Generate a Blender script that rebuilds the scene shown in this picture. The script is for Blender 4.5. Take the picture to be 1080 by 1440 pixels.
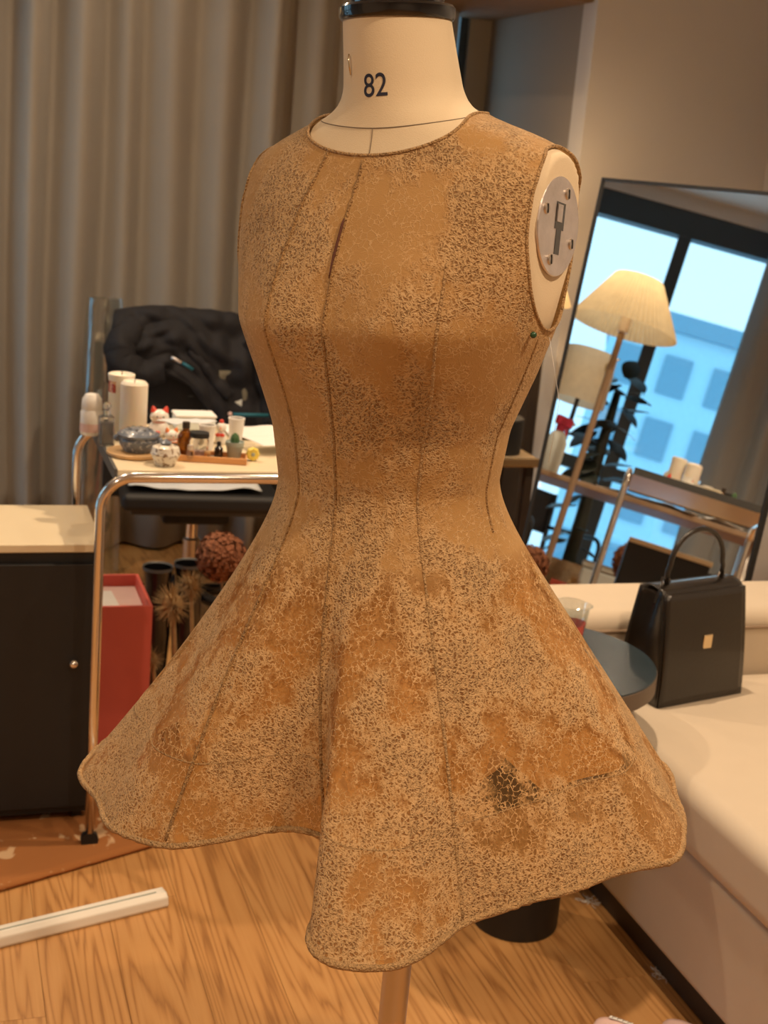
import bpy, bmesh, math, random
import numpy as np
from mathutils import Vector, Matrix, noise as mnoise
random.seed(7)
R = math.radians
for o in list(bpy.data.objects): bpy.data.objects.remove(o)
scene = bpy.context.scene
COL = scene.collection

# ------------------------------------------------------------------ camera
FPX, CAMH, PITCH, ROLL = 1900.0, 1.42, R(14.5), R(5.0)
cam_d = bpy.data.cameras.new('camera'); cam = bpy.data.objects.new('camera', cam_d); COL.objects.link(cam)
cam_d.sensor_fit = 'VERTICAL'; cam_d.sensor_height = 36; cam_d.sensor_width = 36
cam_d.lens = FPX/1440*36; cam_d.clip_start = .05; cam_d.clip_end = 200
CAMR = Matrix.Rotation(math.pi/2-PITCH, 3, 'X') @ Matrix.Rotation(ROLL, 3, 'Z')
cam.matrix_world = Matrix.Translation((0, 0, CAMH)) @ CAMR.to_4x4()
cam_d.dof.use_dof = True; cam_d.dof.focus_distance = 1.33; cam_d.dof.aperture_fstop = 11
scene.camera = cam
CAM = Vector((0, 0, CAMH))
def ray(x, y): return (CAMR @ Vector(((x-540)/FPX, -(y-720)/FPX, -1)))
def onz(x, y, z): d = ray(x, y); return CAM+d*((z-CAMH)/d.z)
def ony(x, y, Y): d = ray(x, y); return CAM+d*(Y/d.y)

# ------------------------------------------------------------------ world, exposure
w = bpy.data.worlds.new('sky'); scene.world = w; w.use_nodes = True
bg = w.node_tree.nodes['Background']; bg.inputs[0].default_value = (.50, .82, 1.0, 1); bg.inputs[1].default_value = 1.9
vs = scene.view_settings
vs.view_transform = 'Standard'; vs.look = 'None'; vs.gamma = 1; vs.use_curve_mapping = False; vs.exposure = 0.0
scene.cycles.transparent_max_bounces = 12
scene.cycles.max_bounces = 7; scene.cycles.glossy_bounces = 4; scene.cycles.diffuse_bounces = 3

# ------------------------------------------------------------------ room axes (A runs along the floor boards, B across)
RA = R(19.0)
AX = Vector((-math.sin(RA), math.cos(RA), 0)); BX = Vector((math.cos(RA), math.sin(RA), 0))
def rm(a, b, z=0): return AX*a+BX*b+Vector((0, 0, z))
def ab(p): return p.dot(AX), p.dot(BX)
# an object with rotation RA has local x = B, local y = A
WARM = (1.0, .75, .50)
LAMPS = [(2.46, 1.18, 105), (.55, -.75, 75), (.35, .95, 90), (3.3, -.1, 70), (1.5, 2.0, 45), (-1.2, .2, 110), (4.0, .55, 30)]   # a, b, watts: ceiling downlights
CEIL = 2.6

# ------------------------------------------------------------------ materials
def newmat(name):
    m = bpy.data.materials.new(name); m.use_nodes = True
    nt = m.node_tree; return m, nt, nt.nodes['Principled BSDF'], nt.nodes['Material Output']
def mat(name, col, rough=.6, metal=0, var=.12, scale=12, bump=0, bscale=60, trans=0, alpha=1, coat=0, emit=0, ecol=None, sheen=0, ior=None, sub=0):
    m, nt, p, out = newmat(name); N, Lk = nt.nodes, nt.links
    tc = N.new('ShaderNodeTexCoord')
    nz = N.new('ShaderNodeTexNoise'); nz.inputs['Scale'].default_value = scale; nz.inputs['Detail'].default_value = 4
    Lk.new(tc.outputs['Object'], nz.inputs['Vector'])
    mx = N.new('ShaderNodeMix'); mx.data_type = 'RGBA'
    mx.inputs[6].default_value = (*[c*(1-var) for c in col], 1); mx.inputs[7].default_value = (*[min(1, c*(1+var)) for c in col], 1)
    Lk.new(nz.outputs['Fac'], mx.inputs[0]); Lk.new(mx.outputs[2], p.inputs['Base Color'])
    p.inputs['Roughness'].default_value = rough; p.inputs['Metallic'].default_value = metal
    p.inputs['Transmission Weight'].default_value = trans; p.inputs['Alpha'].default_value = alpha
    p.inputs['Coat Weight'].default_value = coat; p.inputs['Sheen Weight'].default_value = sheen
    if sub: p.inputs['Subsurface Weight'].default_value = sub; p.inputs['Subsurface Radius'].default_value = (.02, .01, .005)
    if ior: p.inputs['IOR'].default_value = ior
    if emit: p.inputs['Emission Color'].default_value = (*(ecol or col), 1); p.inputs['Emission Strength'].default_value = emit
    if bump:
        n2 = N.new('ShaderNodeTexNoise'); n2.inputs['Scale'].default_value = bscale; n2.inputs['Detail'].default_value = 3
        Lk.new(tc.outputs['Object'], n2.inputs['Vector'])
        b = N.new('ShaderNodeBump'); b.inputs['Strength'].default_value = bump; b.inputs['Distance'].default_value = .01
        Lk.new(n2.outputs['Fac'], b.inputs['Height']); Lk.new(b.outputs['Normal'], p.inputs['Normal'])
    return m
def math_node(nt, op, a, b=None, c=None, clamp=False):
    n = nt.nodes.new('ShaderNodeMath'); n.operation = op; n.use_clamp = clamp
    for i, v in enumerate((a, b, c)):
        if v is None: continue
        if hasattr(v, 'is_output'): nt.links.new(v, n.inputs[i])
        else: n.inputs[i].default_value = v
    return n.outputs[0]
def ramp(nt, fac, stops):
    n = nt.nodes.new('ShaderNodeValToRGB'); nt.links.new(fac, n.inputs[0])
    e = n.color_ramp.elements
    while len(e) < len(stops): e.new(.5)
    for el, (p, c) in zip(e, stops): el.position = p; el.color = (*c, 1)
    return n.outputs[0]
def noise_node(nt, vec, scale, detail=3, rough=.5, dist=0):
    n = nt.nodes.new('ShaderNodeTexNoise'); n.inputs['Scale'].default_value = scale; n.inputs['Detail'].default_value = detail
    n.inputs['Roughness'].default_value = rough; n.inputs['Distortion'].default_value = dist
    nt.links.new(vec, n.inputs['Vector']); return n.outputs['Fac']
def mapping(nt, vec, scale=(1, 1, 1), loc=None):
    n = nt.nodes.new('ShaderNodeMapping'); n.inputs['Scale'].default_value = scale; nt.links.new(vec, n.inputs['Vector'])
    if loc is not None: nt.links.new(loc, n.inputs['Location'])
    return n.outputs[0]

def wood_floor():
    m, nt, p, out = newmat('oak_plank'); N, Lk = nt.nodes, nt.links
    tc = N.new('ShaderNodeTexCoord'); oi = N.new('ShaderNodeObjectInfo')
    off = N.new('ShaderNodeCombineXYZ')
    Lk.new(math_node(nt, 'MULTIPLY', oi.outputs['Random'], 37.0), off.inputs[0]); Lk.new(math_node(nt, 'MULTIPLY', oi.outputs['Random'], 91.0), off.inputs[1])
    v = mapping(nt, tc.outputs['Object'], (1, 1, 1), off.outputs[0])
    warp = noise_node(nt, mapping(nt, v, (11, .55, 1)), 1.0, 2, .45)
    warp2 = noise_node(nt, mapping(nt, v, (60, 2.2, 1)), 1.0, 3, .6)
    ph = math_node(nt, 'ADD', math_node(nt, 'MULTIPLY', warp, 17.0), math_node(nt, 'MULTIPLY', warp2, 1.2))
    band = math_node(nt, 'FRACT', ph)
    band = math_node(nt, 'POWER', math_node(nt, 'ABSOLUTE', math_node(nt, 'SUBTRACT', math_node(nt, 'MULTIPLY', band, 2.0), 1.0)), 2.2)
    fine = noise_node(nt, mapping(nt, v, (380, 5, 1)), 1.0, 4, .7)
    k = math_node(nt, 'ADD', math_node(nt, 'MULTIPLY', band, .5), math_node(nt, 'MULTIPLY', fine, .55), clamp=True)
    big = noise_node(nt, mapping(nt, v, (6, 1, 1)), 1.0, 2)
    k = math_node(nt, 'ADD', k, math_node(nt, 'MULTIPLY', math_node(nt, 'SUBTRACT', oi.outputs['Random'], .5), .14))
    c = ramp(nt, k, [(.08, (.63, .345, .13)), (.45, (.535, .268, .09)), (.95, (.28, .118, .034))])
    mx = N.new('ShaderNodeMix'); mx.data_type = 'RGBA'; mx.blend_type = 'MULTIPLY'; mx.inputs[0].default_value = .4
    Lk.new(c, mx.inputs[6]); Lk.new(ramp(nt, big, [(.3, (.75, .7, .62)), (.7, (1, 1, 1))]), mx.inputs[7]); Lk.new(mx.outputs[2], p.inputs['Base Color'])
    p.inputs['Roughness'].default_value = .42
    b = N.new('ShaderNodeBump'); b.inputs['Strength'].default_value = .15; b.inputs['Distance'].default_value = .002
    Lk.new(k, b.inputs['Height']); Lk.new(b.outputs['Normal'], p.inputs['Normal'])
    return m

def lace(name, sheer, zsolid=None):
    """corded lace: thick cord worked in clouds over a thin irregular net; `sheer` is how solid the organza ground is"""
    m, nt, p, out = newmat(name); N, Lk = nt.nodes, nt.links
    tc = N.new('ShaderNodeTexCoord'); v0 = tc.outputs['Object']
    wob = N.new('ShaderNodeTexNoise'); wob.inputs['Scale'].default_value = 160; wob.inputs['Detail'].default_value = 2; Lk.new(v0, wob.inputs['Vector'])
    va = N.new('ShaderNodeVectorMath'); va.operation = 'SCALE'; va.inputs['Scale'].default_value = .009; Lk.new(wob.outputs['Color'], va.inputs[0])
    vb = N.new('ShaderNodeVectorMath'); vb.operation = 'ADD'; Lk.new(v0, vb.inputs[0]); Lk.new(va.outputs[0], vb.inputs[1]); v = vb.outputs[0]
    def vor(scale, feat):
        n = N.new('ShaderNodeTexVoronoi'); n.feature = feat; n.inputs['Scale'].default_value = scale; Lk.new(v, n.inputs['Vector']); return n.outputs['Distance']
    cloud = noise_node(nt, mapping(nt, v0, (1, 1, .75)), 11.5, 5, .62)
    cloud = math_node(nt, 'MULTIPLY', math_node(nt, 'SUBTRACT', cloud, .440), 7.5, clamp=True)
    e1 = vor(265, 'DISTANCE_TO_EDGE'); e2 = vor(150, 'DISTANCE_TO_EDGE')
    # dense cord: wide rounded ridges along the cell walls
    dense = math_node(nt, 'SUBTRACT', 1.0, math_node(nt, 'DIVIDE', e1, .30), clamp=True)
    dense = math_node(nt, 'POWER', dense, .6)
    thin = math_node(nt, 'SUBTRACT', 1.0, math_node(nt, 'DIVIDE', e2, .075), clamp=True)
    broken = math_node(nt, 'MULTIPLY', math_node(nt, 'SUBTRACT', noise_node(nt, v0, 75, 2), .36), 6.0, clamp=True)
    thin = math_node(nt, 'POWER', math_node(nt, 'MULTIPLY', thin, broken), .7)
    dn = math_node(nt, 'MULTIPLY', dense, cloud)
    h = math_node(nt, 'MAXIMUM', dn, math_node(nt, 'MULTIPLY', thin, .6))
    fuzz = noise_node(nt, v0, 900, 2)
    hb_ = math_node(nt, 'MAXIMUM', dn, math_node(nt, 'MULTIPLY', thin, .16))
    hh = math_node(nt, 'ADD', hb_, math_node(nt, 'MULTIPLY', fuzz, .16))
    cm = math_node(nt, 'ADD', math_node(nt, 'MULTIPLY', h, .9), math_node(nt, 'MULTIPLY', math_node(nt, 'SUBTRACT', fuzz, .5), .35), clamp=True)
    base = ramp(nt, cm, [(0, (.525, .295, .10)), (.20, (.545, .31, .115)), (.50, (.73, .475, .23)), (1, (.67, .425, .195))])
    # shade in the pits between dense cords, painted as darker brown
    pit_shade = math_node(nt, 'MULTIPLY', cloud, math_node(nt, 'SUBTRACT', 1.0, dense))
    mx = N.new('ShaderNodeMix'); mx.data_type = 'RGBA'; Lk.new(math_node(nt, 'MULTIPLY', pit_shade, .75), mx.inputs[0])
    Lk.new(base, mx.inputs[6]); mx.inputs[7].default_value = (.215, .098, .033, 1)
    Lk.new(mx.outputs[2], p.inputs['Base Color']); p.inputs['Roughness'].default_value = .72
    p.inputs['Sheen Weight'].default_value = .25; p.inputs['Sheen Tint'].default_value = (1, .8, .5, 1)
    b = N.new('ShaderNodeBump'); b.inputs['Strength'].default_value = .9; b.inputs['Distance'].default_value = .0019
    Lk.new(hh, b.inputs['Height']); Lk.new(b.outputs['Normal'], p.inputs['Normal'])
    if sheer < 1:
        tr = N.new('ShaderNodeBsdfTranslucent'); tr.inputs['Color'].default_value = (.62, .38, .15, 1)
        ms0 = N.new('ShaderNodeMixShader'); ms0.inputs[0].default_value = .25; Lk.new(p.outputs[0], ms0.inputs[1]); Lk.new(tr.outputs[0], ms0.inputs[2])
        tp = N.new('ShaderNodeBsdfTransparent'); tp.inputs['Color'].default_value = (1, .92, .8, 1)
        ms = N.new('ShaderNodeMixShader')
        cover = math_node(nt, 'MULTIPLY', math_node(nt, 'ADD', h, math_node(nt, 'MULTIPLY', cloud, .25)), 2.2, clamp=True)
        al = math_node(nt, 'ADD', math_node(nt, 'MULTIPLY', cover, 1-sheer), sheer, clamp=True)
        if zsolid:      # the bodice is backed
            sx = N.new('ShaderNodeSeparateXYZ'); Lk.new(v0, sx.inputs[0])
            al = math_node(nt, 'MAXIMUM', al, math_node(nt, 'MULTIPLY', math_node(nt, 'SUBTRACT', sx.outputs[2], zsolid-.03), 33.0, clamp=True))
        Lk.new(al, ms.inputs[0]); Lk.new(tp.outputs[0], ms.inputs[1]); Lk.new(ms0.outputs[0], ms.inputs[2]); Lk.new(ms.outputs[0], out.inputs['Surface'])
    return m

def sheer_cloth(name, col, alpha):
    m, nt, p, out = newmat(name); N, Lk = nt.nodes, nt.links
    tc = N.new('ShaderNodeTexCoord'); f = noise_node(nt, tc.outputs['Object'], 25, 4)
    c = ramp(nt, f, [(.3, tuple(x*.82 for x in col)), (.7, col)]); Lk.new(c, p.inputs['Base Color']); p.inputs['Roughness'].default_value = .5
    p.inputs['Sheen Weight'].default_value = .3
    tr = N.new('ShaderNodeBsdfTranslucent'); Lk.new(c, tr.inputs['Color'])
    a = N.new('ShaderNodeMixShader'); a.inputs[0].default_value = .35; Lk.new(p.outputs[0], a.inputs[1]); Lk.new(tr.outputs[0], a.inputs[2])
    tp = N.new('ShaderNodeBsdfTransparent'); tp.inputs['Color'].default_value = (1, .9, .75, 1)
    b = N.new('ShaderNodeMixShader'); b.inputs[0].default_value = alpha; Lk.new(tp.outputs[0], b.inputs[1]); Lk.new(a.outputs[0], b.inputs[2]); Lk.new(b.outputs[0], out.inputs['Surface'])
    return m
def shade_mat(name, col, tl=.55):
    m, nt, p, out = newmat(name); N, Lk = nt.nodes, nt.links
    tc = N.new('ShaderNodeTexCoord'); c = ramp(nt, noise_node(nt, tc.outputs['Object'], 30, 3), [(.3, tuple(x*.9 for x in col)), (.7, col)])
    Lk.new(c, p.inputs['Base Color']); p.inputs['Roughness'].default_value = .8
    tr = N.new('ShaderNodeBsdfTranslucent'); Lk.new(c, tr.inputs['Color'])
    a = N.new('ShaderNodeMixShader'); a.inputs[0].default_value = tl; Lk.new(p.outputs[0], a.inputs[1]); Lk.new(tr.outputs[0], a.inputs[2]); Lk.new(a.outputs[0], out.inputs['Surface'])
    return m
def pane_mat(name, tint, gloss=.12):
    m, nt, p, out = newmat(name); N, Lk = nt.nodes, nt.links
    tc = N.new('ShaderNodeTexCoord'); f = noise_node(nt, tc.outputs['Object'], 8, 2)
    g = N.new('ShaderNodeBsdfGlossy'); Lk.new(ramp(nt, f, [(0, (.85, .85, .85)), (1, (1, 1, 1))]), g.inputs['Color']); g.inputs['Roughness'].default_value = .03
    tp = N.new('ShaderNodeBsdfTransparent'); tp.inputs['Color'].default_value = (*tint, 1)
    b = N.new('ShaderNodeMixShader'); b.inputs[0].default_value = gloss; Lk.new(tp.outputs[0], b.inputs[1]); Lk.new(g.outputs[0], b.inputs[2]); Lk.new(b.outputs[0], out.inputs['Surface'])
    return m
def spots(name, base, spot, scale, thr, rough=.35, coat=.3):
    m, nt, p, out = newmat(name); N, Lk = nt.nodes, nt.links
    tc = N.new('ShaderNodeTexCoord'); f = noise_node(nt, tc.outputs['Object'], scale, 3, .5, .6)
    Lk.new(ramp(nt, f, [(thr, base), (thr+.03, spot)]), p.inputs['Base Color']); p.inputs['Roughness'].default_value = rough; p.inputs['Coat Weight'].default_value = coat
    return m

M = {}
M['floor'] = wood_floor()
M['sub'] = mat('subfloor', (.12, .06, .025), .9)
M['wall'] = mat('painted_plaster', (.61, .58, .55), .85, var=.04, scale=3, bump=.05, bscale=90)
M['wall_grey'] = mat('grey_paint', (.295, .25, .205), .85, var=.05, scale=3, bump=.05, bscale=90)
M['ceil'] = mat('white_ceiling', (.7, .66, .6), .9, var=.03)
M['beam'] = mat('brown_beam', (.15, .085, .04), .7, var=.35, scale=18, bump=.2)
M['curtain'] = mat('curtain_fabric', (.31, .28, .242), .85, var=.06, scale=6, bump=.15, bscale=600, sheen=.3)
M['curtain_b'] = mat('curtain_fabric_slate', (.33, .36, .38), .85, var=.06, scale=6, bump=.15, bscale=600, sheen=.3)
M['black'] = mat('black_plastic', (.010, .010, .011), .55, var=.3)
M['black_gloss'] = mat('black_lacquer', (.006, .006, .007), .18, coat=.6)
M['dark'] = mat('dark_wood', (.045, .03, .021), .55, var=.3)
M['chrome'] = mat('chrome_tube', (.86, .83, .80), .14, metal=1, var=.04)
M['steel'] = mat('brushed_steel', (.78, .72, .70), .42, metal=1, var=.22, scale=40, bump=.08, bscale=200)
M['bronze'] = mat('satin_pole_steel', (.60, .53, .46), .33, metal=1, var=.06)
M['linen'] = mat('form_linen', (.72, .58, .395), .8, var=.035, scale=14, bump=.12, bscale=900)
M['ink'] = mat('blue_black_ink', (.012, .013, .035), .6)
M['thread'] = mat('grey_thread', (.22, .17, .12), .8)
M['lace'] = lace('corded_lace', .16, 1.04)
M['lining'] = sheer_cloth('gold_organza', (.66, .385, .14), .93)
M['band'] = sheer_cloth('gold_organza_band', (.62, .38, .15), .64)
M['cord'] = mat('lace_cord', (.58, .35, .155), .8, var=.4, scale=150, bump=1.0, bscale=420)
M['cord_dark'] = mat('seam_cord', (.46, .26, .10), .85, var=.45, scale=150, bump=1.0, bscale=420)
M['slit'] = mat('slit_brown', (.09, .025, .012), .8)
M['cream'] = mat('cream_upholstery', (.63, .53, .41), .8, var=.03, scale=20, bump=.12, bscale=700)
M['piping'] = mat('upholstery_seam', (.30, .21, .14), .8)
M['leather'] = mat('black_leather', (.014, .010, .007), .28, coat=.25, bump=.06, bscale=150)
M['tabletop'] = mat('black_top_blue_reflection', (.026, .040, .050), .26, var=.3, scale=9, coat=.15, bump=.04, bscale=30)  # blue mixed into the black stands for reflected daylight
M['taupe'] = mat('taupe_edge', (.12, .085, .06), .5)
M['mirror'] = mat('mirror_silver', (.93, .95, .95), .0, metal=1, var=.005)
M['tan_top'] = mat('tan_laminate', (.50, .38, .24), .5, var=.1)
M['brass'] = mat('brass_edge', (.75, .60, .38), .25, metal=1)
M['cart_top'] = mat('pale_birch_top', (.78, .66, .46), .35, var=.05, scale=6)
M['grey_metal'] = mat('dark_grey_metal', (.10, .10, .10), .5, metal=.3)
M['wax'] = mat('ivory_wax', (.86, .79, .67), .5, var=.03, sub=.35)
M['white'] = mat('white_ceramic', (.84, .81, .76), .3, var=.03, coat=.3)
M['paper'] = mat('white_paper', (.82, .80, .77), .8, var=.05, scale=25)
M['foam'] = mat('white_plastic_profile', (.84, .80, .72), .35, var=.03)
M['red'] = mat('red_paint', (.65, .055, .03), .4)
M['orange'] = mat('orange_paint', (.80, .22, .05), .4)
M['coral'] = mat('coral_cardboard', (.74, .135, .10), .55, var=.05)
M['label'] = spots('red_label_print', (.45, .07, .03), (.75, .45, .25), 90, .52)
M['blueglaze'] = spots('slate_blue_glaze', (.13, .15, .19), (.50, .50, .50), 130, .58)
M['blueplain'] = mat('slate_blue_plain_glaze', (.14, .165, .21), .25, coat=.5)
M['patglaze'] = spots('white_brown_glaze', (.78, .72, .62), (.25, .15, .08), 130, .56)
M['plate_wood'] = mat('light_wood', (.62, .38, .17), .5, var=.15, scale=30)
M['tray_wood'] = mat('orange_wood', (.66, .32, .12), .45, var=.15, scale=30)
M['amber'] = mat('amber_glass', (.30, .11, .015), .06, trans=.85, ior=1.45)
M['glass'] = mat('clear_glass', (.95, .97, .97), .03, trans=1, ior=1.45, var=.01)
M['frost'] = pane_mat('clear_film', (.86, .9, .9), .25)
M['pane'] = pane_mat('window_glass', (.93, .97, 1.0), .06)
M['gel'] = mat('grey_liquid', (.30, .29, .29), .2, trans=.5)
M['cactus'] = mat('cactus_green', (.06, .14, .05), .7, bump=.6, bscale=160)
M['sage'] = mat('sage_ceramic', (.34, .40, .37), .45, var=.08)
M['yellow'] = mat('yellow_plastic', (.85, .68, .12), .4)
M['navy'] = mat('black_softshell', (.006, .0055, .009), .8, var=.3, bump=.15, bscale=120)
M['olive'] = mat('olive_grey_cloth', (.17, .155, .115), .9, bump=.2, bscale=200)
M['teal'] = mat('teal_tape', (.01, .13, .19), .6)
M['whitecloth'] = mat('white_cloth', (.66, .69, .72), .85, bump=.2, bscale=40)
M['hydrangea'] = mat('dried_hydrangea', (.30, .115, .055), .9, var=.45, scale=50)
M['straw'] = mat('dried_straw', (.46, .30, .14), .9, var=.3, scale=60)
M['leafdark'] = mat('dark_leaf', (.022, .028, .02), .5, var=.4)
M['rust'] = mat('rust_leaf', (.22, .07, .03), .7)
M['rug'] = spots('rust_rug', (.36, .135, .035), (.62, .40, .22), 14, .58, rough=.95, coat=0)
M['basket'] = mat('woven_seagrass', (.46, .32, .18), .85, var=.3, scale=60, bump=1.0, bscale=120)
M['shade_warm'] = shade_mat('pleated_parchment', (.88, .76, .52), .5)
M['shade_cream'] = shade_mat('cream_paper', (.84, .74, .56), .45)
M['bulb'] = mat('lamp_bulb', (1, .8, .5), .5, emit=14, ecol=(1, .66, .32))
M['down'] = mat('downlight_lens', (1, .85, .6), .5, emit=6, ecol=(1, .75, .45))
M['pinkspray'] = mat('magenta_plastic', (.52, .03, .09), .35)
M['pink'] = mat('pale_pink_rubber', (.72, .50, .46), .55)
M['bldg'] = mat('distant_building', (.35, .62, .75), .8)
M['bldg_win'] = mat('distant_window', (.12, .30, .42), .4)
M['framedark'] = mat('window_frame_dark', (.03, .045, .06), .45)
M['lampwood'] = mat('lamp_pole_wood', (.36, .24, .15), .5, var=.15)
M['doorgrey'] = mat('pale_grey_laminate', (.42, .40, .37), .6)
M['mint'] = mat('pale_plastic_bin', (.72, .78, .76), .5)

# ------------------------------------------------------------------ mesh helpers
def obj(name, V, F, m, parent=None, smooth=True, loc=None, rot=None):
    me = bpy.data.meshes.new(name); me.from_pydata([tuple(v) for v in V], [], F); me.materials.append(m); me.update()
    if smooth: me.polygons.foreach_set('use_smooth', [True]*len(me.polygons))
    o = bpy.data.objects.new(name, me); COL.objects.link(o)
    if parent: o.parent = parent
    if loc is not None: o.location = loc
    if rot is not None: o.rotation_euler = rot
    return o
def tag(o, label=None, cat=None, group=None, kind=None):
    if label: o['label'] = label
    if cat: o['category'] = cat
    if group: o['group'] = group
    if kind: o['kind'] = kind
    return o
def thing(name, label, cat, loc=(0, 0, 0), rotz=0, group=None):
    o = bpy.data.objects.new(name, None); COL.objects.link(o); o.location = loc; o.rotation_euler = (0, 0, rotz); o.empty_display_size = .05
    return tag(o, label, cat, group)
def bev(o, w, seg=2):
    md = o.modifiers.new('bevel', 'BEVEL'); md.width = w; md.segments = seg; md.limit_method = 'ANGLE'; md.angle_limit = R(40); md.harden_normals = True
    return o
def sub(o, n=1):
    md = o.modifiers.new('subsurf', 'SUBSURF'); md.levels = n; md.render_levels = n; return o
def solid(o, t, off=0):
    md = o.modifiers.new('solid', 'SOLIDIFY'); md.thickness = t; md.offset = off; return o
BF = [(0, 3, 2, 1), (4, 5, 6, 7), (0, 1, 5, 4), (1, 2, 6, 5), (2, 3, 7, 6), (3, 0, 4, 7)]
def boxv(x0, x1, y0, y1, z0, z1): return [(x0, y0, z0), (x1, y0, z0), (x1, y1, z0), (x0, y1, z0), (x0, y0, z1), (x1, y0, z1), (x1, y1, z1), (x0, y1, z1)]
def box(name, x0, x1, y0, y1, z0, z1, m, parent=None, b=.003, seg=2, loc=None, rot=None):
    o = obj(name, boxv(x0, x1, y0, y1, z0, z1), BF, m, parent, smooth=False, loc=loc, rot=rot)
    if b: bev(o, b, seg)
    return o
def boxes(name, L, m, parent=None, b=0, loc=None, rot=None):
    V, F = [], []
    for bb in L:
        k = len(V); V += boxv(*bb); F += [tuple(i+k for i in f) for f in BF]
    o = obj(name, V, F, m, parent, smooth=False, loc=loc, rot=rot)
    if b: bev(o, b)
    return o
def lathe_vf(prof, n=32, closed_ends=True, wob=None):
    V, F = [], []
    for i, (r, z) in enumerate(prof):
        for j in range(n):
            t = 2*math.pi*j/n; rr = r*(wob(t, i) if wob else 1); V.append((rr*math.cos(t), rr*math.sin(t), z))
    for i in range(len(prof)-1):
        for j in range(n):
            k = (j+1) % n; F.append((i*n+j, i*n+k, (i+1)*n+k, (i+1)*n+j))
    if closed_ends:
        F.append(tuple(range(n-1, -1, -1))); F.append(tuple((len(prof)-1)*n+j for j in range(n)))
    return V, F
def lathe(name, prof, m, parent=None, n=32, loc=None, rot=None, ends=True, smooth=True, wob=None):
    V, F = lathe_vf(prof, n, ends, wob); o = obj(name, V, F, m, parent, smooth, loc, rot)
    if smooth:
        md = o.modifiers.new('es', 'EDGE_SPLIT'); md.split_angle = R(38)
    return o
def tube_vf(path, r, n=8, closed=False, V=None, F=None):
    V = [] if V is None else V; F = [] if F is None else F
    P = [Vector(p) for p in path]; k0 = len(V); up = None
    rr = r if hasattr(r, '__len__') else [r]*len(P)
    for i, p in enumerate(P):
        a = P[i-1] if (i or closed) else P[0]; b = P[(i+1) % len(P)] if (i < len(P)-1 or closed) else P[-1]
        t = (b-a).normalized() if (b-a).length > 1e-9 else Vector((0, 0, 1))
        if up is None:
            up = Vector((0, 0, 1)) if abs(t.z) < .9 else Vector((1, 0, 0))
        s = t.cross(up)
        if s.length < 1e-6: s = t.cross(Vector((.3, 1, .2)))
        s.normalize(); up = s.cross(t).normalized()
        for j in range(n):
            th = 2*math.pi*j/n; V.append(tuple(p+(s*math.cos(th)+up*math.sin(th))*rr[i]))
    m = len(P)
    for i in range(m if closed else m-1):
        for j in range(n):
            k = (j+1) % n; i2 = (i+1) % m
            F.append((k0+i*n+j, k0+i*n+k, k0+i2*n+k, k0+i2*n+j))
    if not closed:
        F.append(tuple(k0+j for j in range(n-1, -1, -1))); F.append(tuple(k0+(m-1)*n+j for j in range(n)))
    return V, F
def tube(name, path, r, m, parent=None, n=8, closed=False, loc=None, rot=None):
    V, F = tube_vf(path, r, n, closed); return obj(name, V, F, m, parent, True, loc, rot)
def arc(c, r, a0, a1, n, ax, ay):
    c, ax, ay = Vector(c), Vector(ax), Vector(ay)
    return [c+ax*(r*math.cos(R(a0+(a1-a0)*i/n)))+ay*(r*math.sin(R(a0+(a1-a0)*i/n))) for i in range(n+1)]
def grid(name, fn, nu, nv, m, parent=None, loc=None, rot=None, wrap=False):
    V = [fn(i/(nu if wrap else nu-1), j/(nv-1)) for j in range(nv) for i in range(nu)]; F = []
    for j in range(nv-1):
        for i in range(nu if wrap else nu-1):
            k = (i+1) % nu; F.append((j*nu+i, j*nu+k, (j+1)*nu+k, (j+1)*nu+i))
    return obj(name, V, F, m, parent, True, loc, rot)
def ball(name, rad, m, parent=None, loc=None, n=16, sq=(1, 1, 1), rot=None):
    V, F = [], []
    for i in range(n//2+1):
        ph = math.pi*i/(n//2)
        for j in range(n):
            t = 2*math.pi*j/n; V.append((rad*sq[0]*math.sin(ph)*math.cos(t), rad*sq[1]*math.sin(ph)*math.sin(t), rad*sq[2]*math.cos(ph)))
    for i in range(n//2):
        for j in range(n):
            k = (j+1) % n; F.append((i*n+j, (i+1)*n+j, (i+1)*n+k, i*n+k))
    return obj(name, V, F, m, parent, True, loc, rot)
def structure(o): o['kind'] = 'structure'; return o
def copy_tree(o, parent=None):
    c = o.copy(); COL.objects.link(c); c.parent = parent
    for ch in list(o.children): copy_tree(ch, c)
    return c
ROT = (0, 0, RA)

# ------------------------------------------------------------------ the room
A0, A1, B0, B1, AL, BD = -2.6, 4.86, -2.0, 2.6, 4.0, 1.925
floor = structure(box('floor', B0-.1, B1+.1, A0-.1, A1+.1, -.10, -.012, M['sub'], b=0, rot=ROT))
PW, PL = .136, 1.22
pk = None; row = 0; b = B0
while b < B1-.01:
    off = random.random()*PL; a = A0-off
    while a < A1:
        lo, hi = max(a, A0), min(a+PL, A1)
        if hi-lo > .03:
            nm = 'plank'
            if abs(hi-lo-PL) < 1e-6:
                if pk is None:
                    pk = box(nm, 0, PW-.0006, 0, PL-.0006, -.012, 0, M['floor'], floor, b=.0004, seg=1); o = pk
                else:
                    o = pk.copy(); COL.objects.link(o); o.parent = floor
            else:
                o = box(nm, 0, PW-.0006, 0, hi-lo-.0006, -.012, 0, M['floor'], floor, b=.0004, seg=1)
            o.location = (b, lo, 0)
        a += PL
    b += PW
structure(box('ceiling', B0-.1, B1+.1, A0-.1, A1+.1, CEIL, CEIL+.1, M['ceil'], b=0, rot=ROT))
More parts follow.
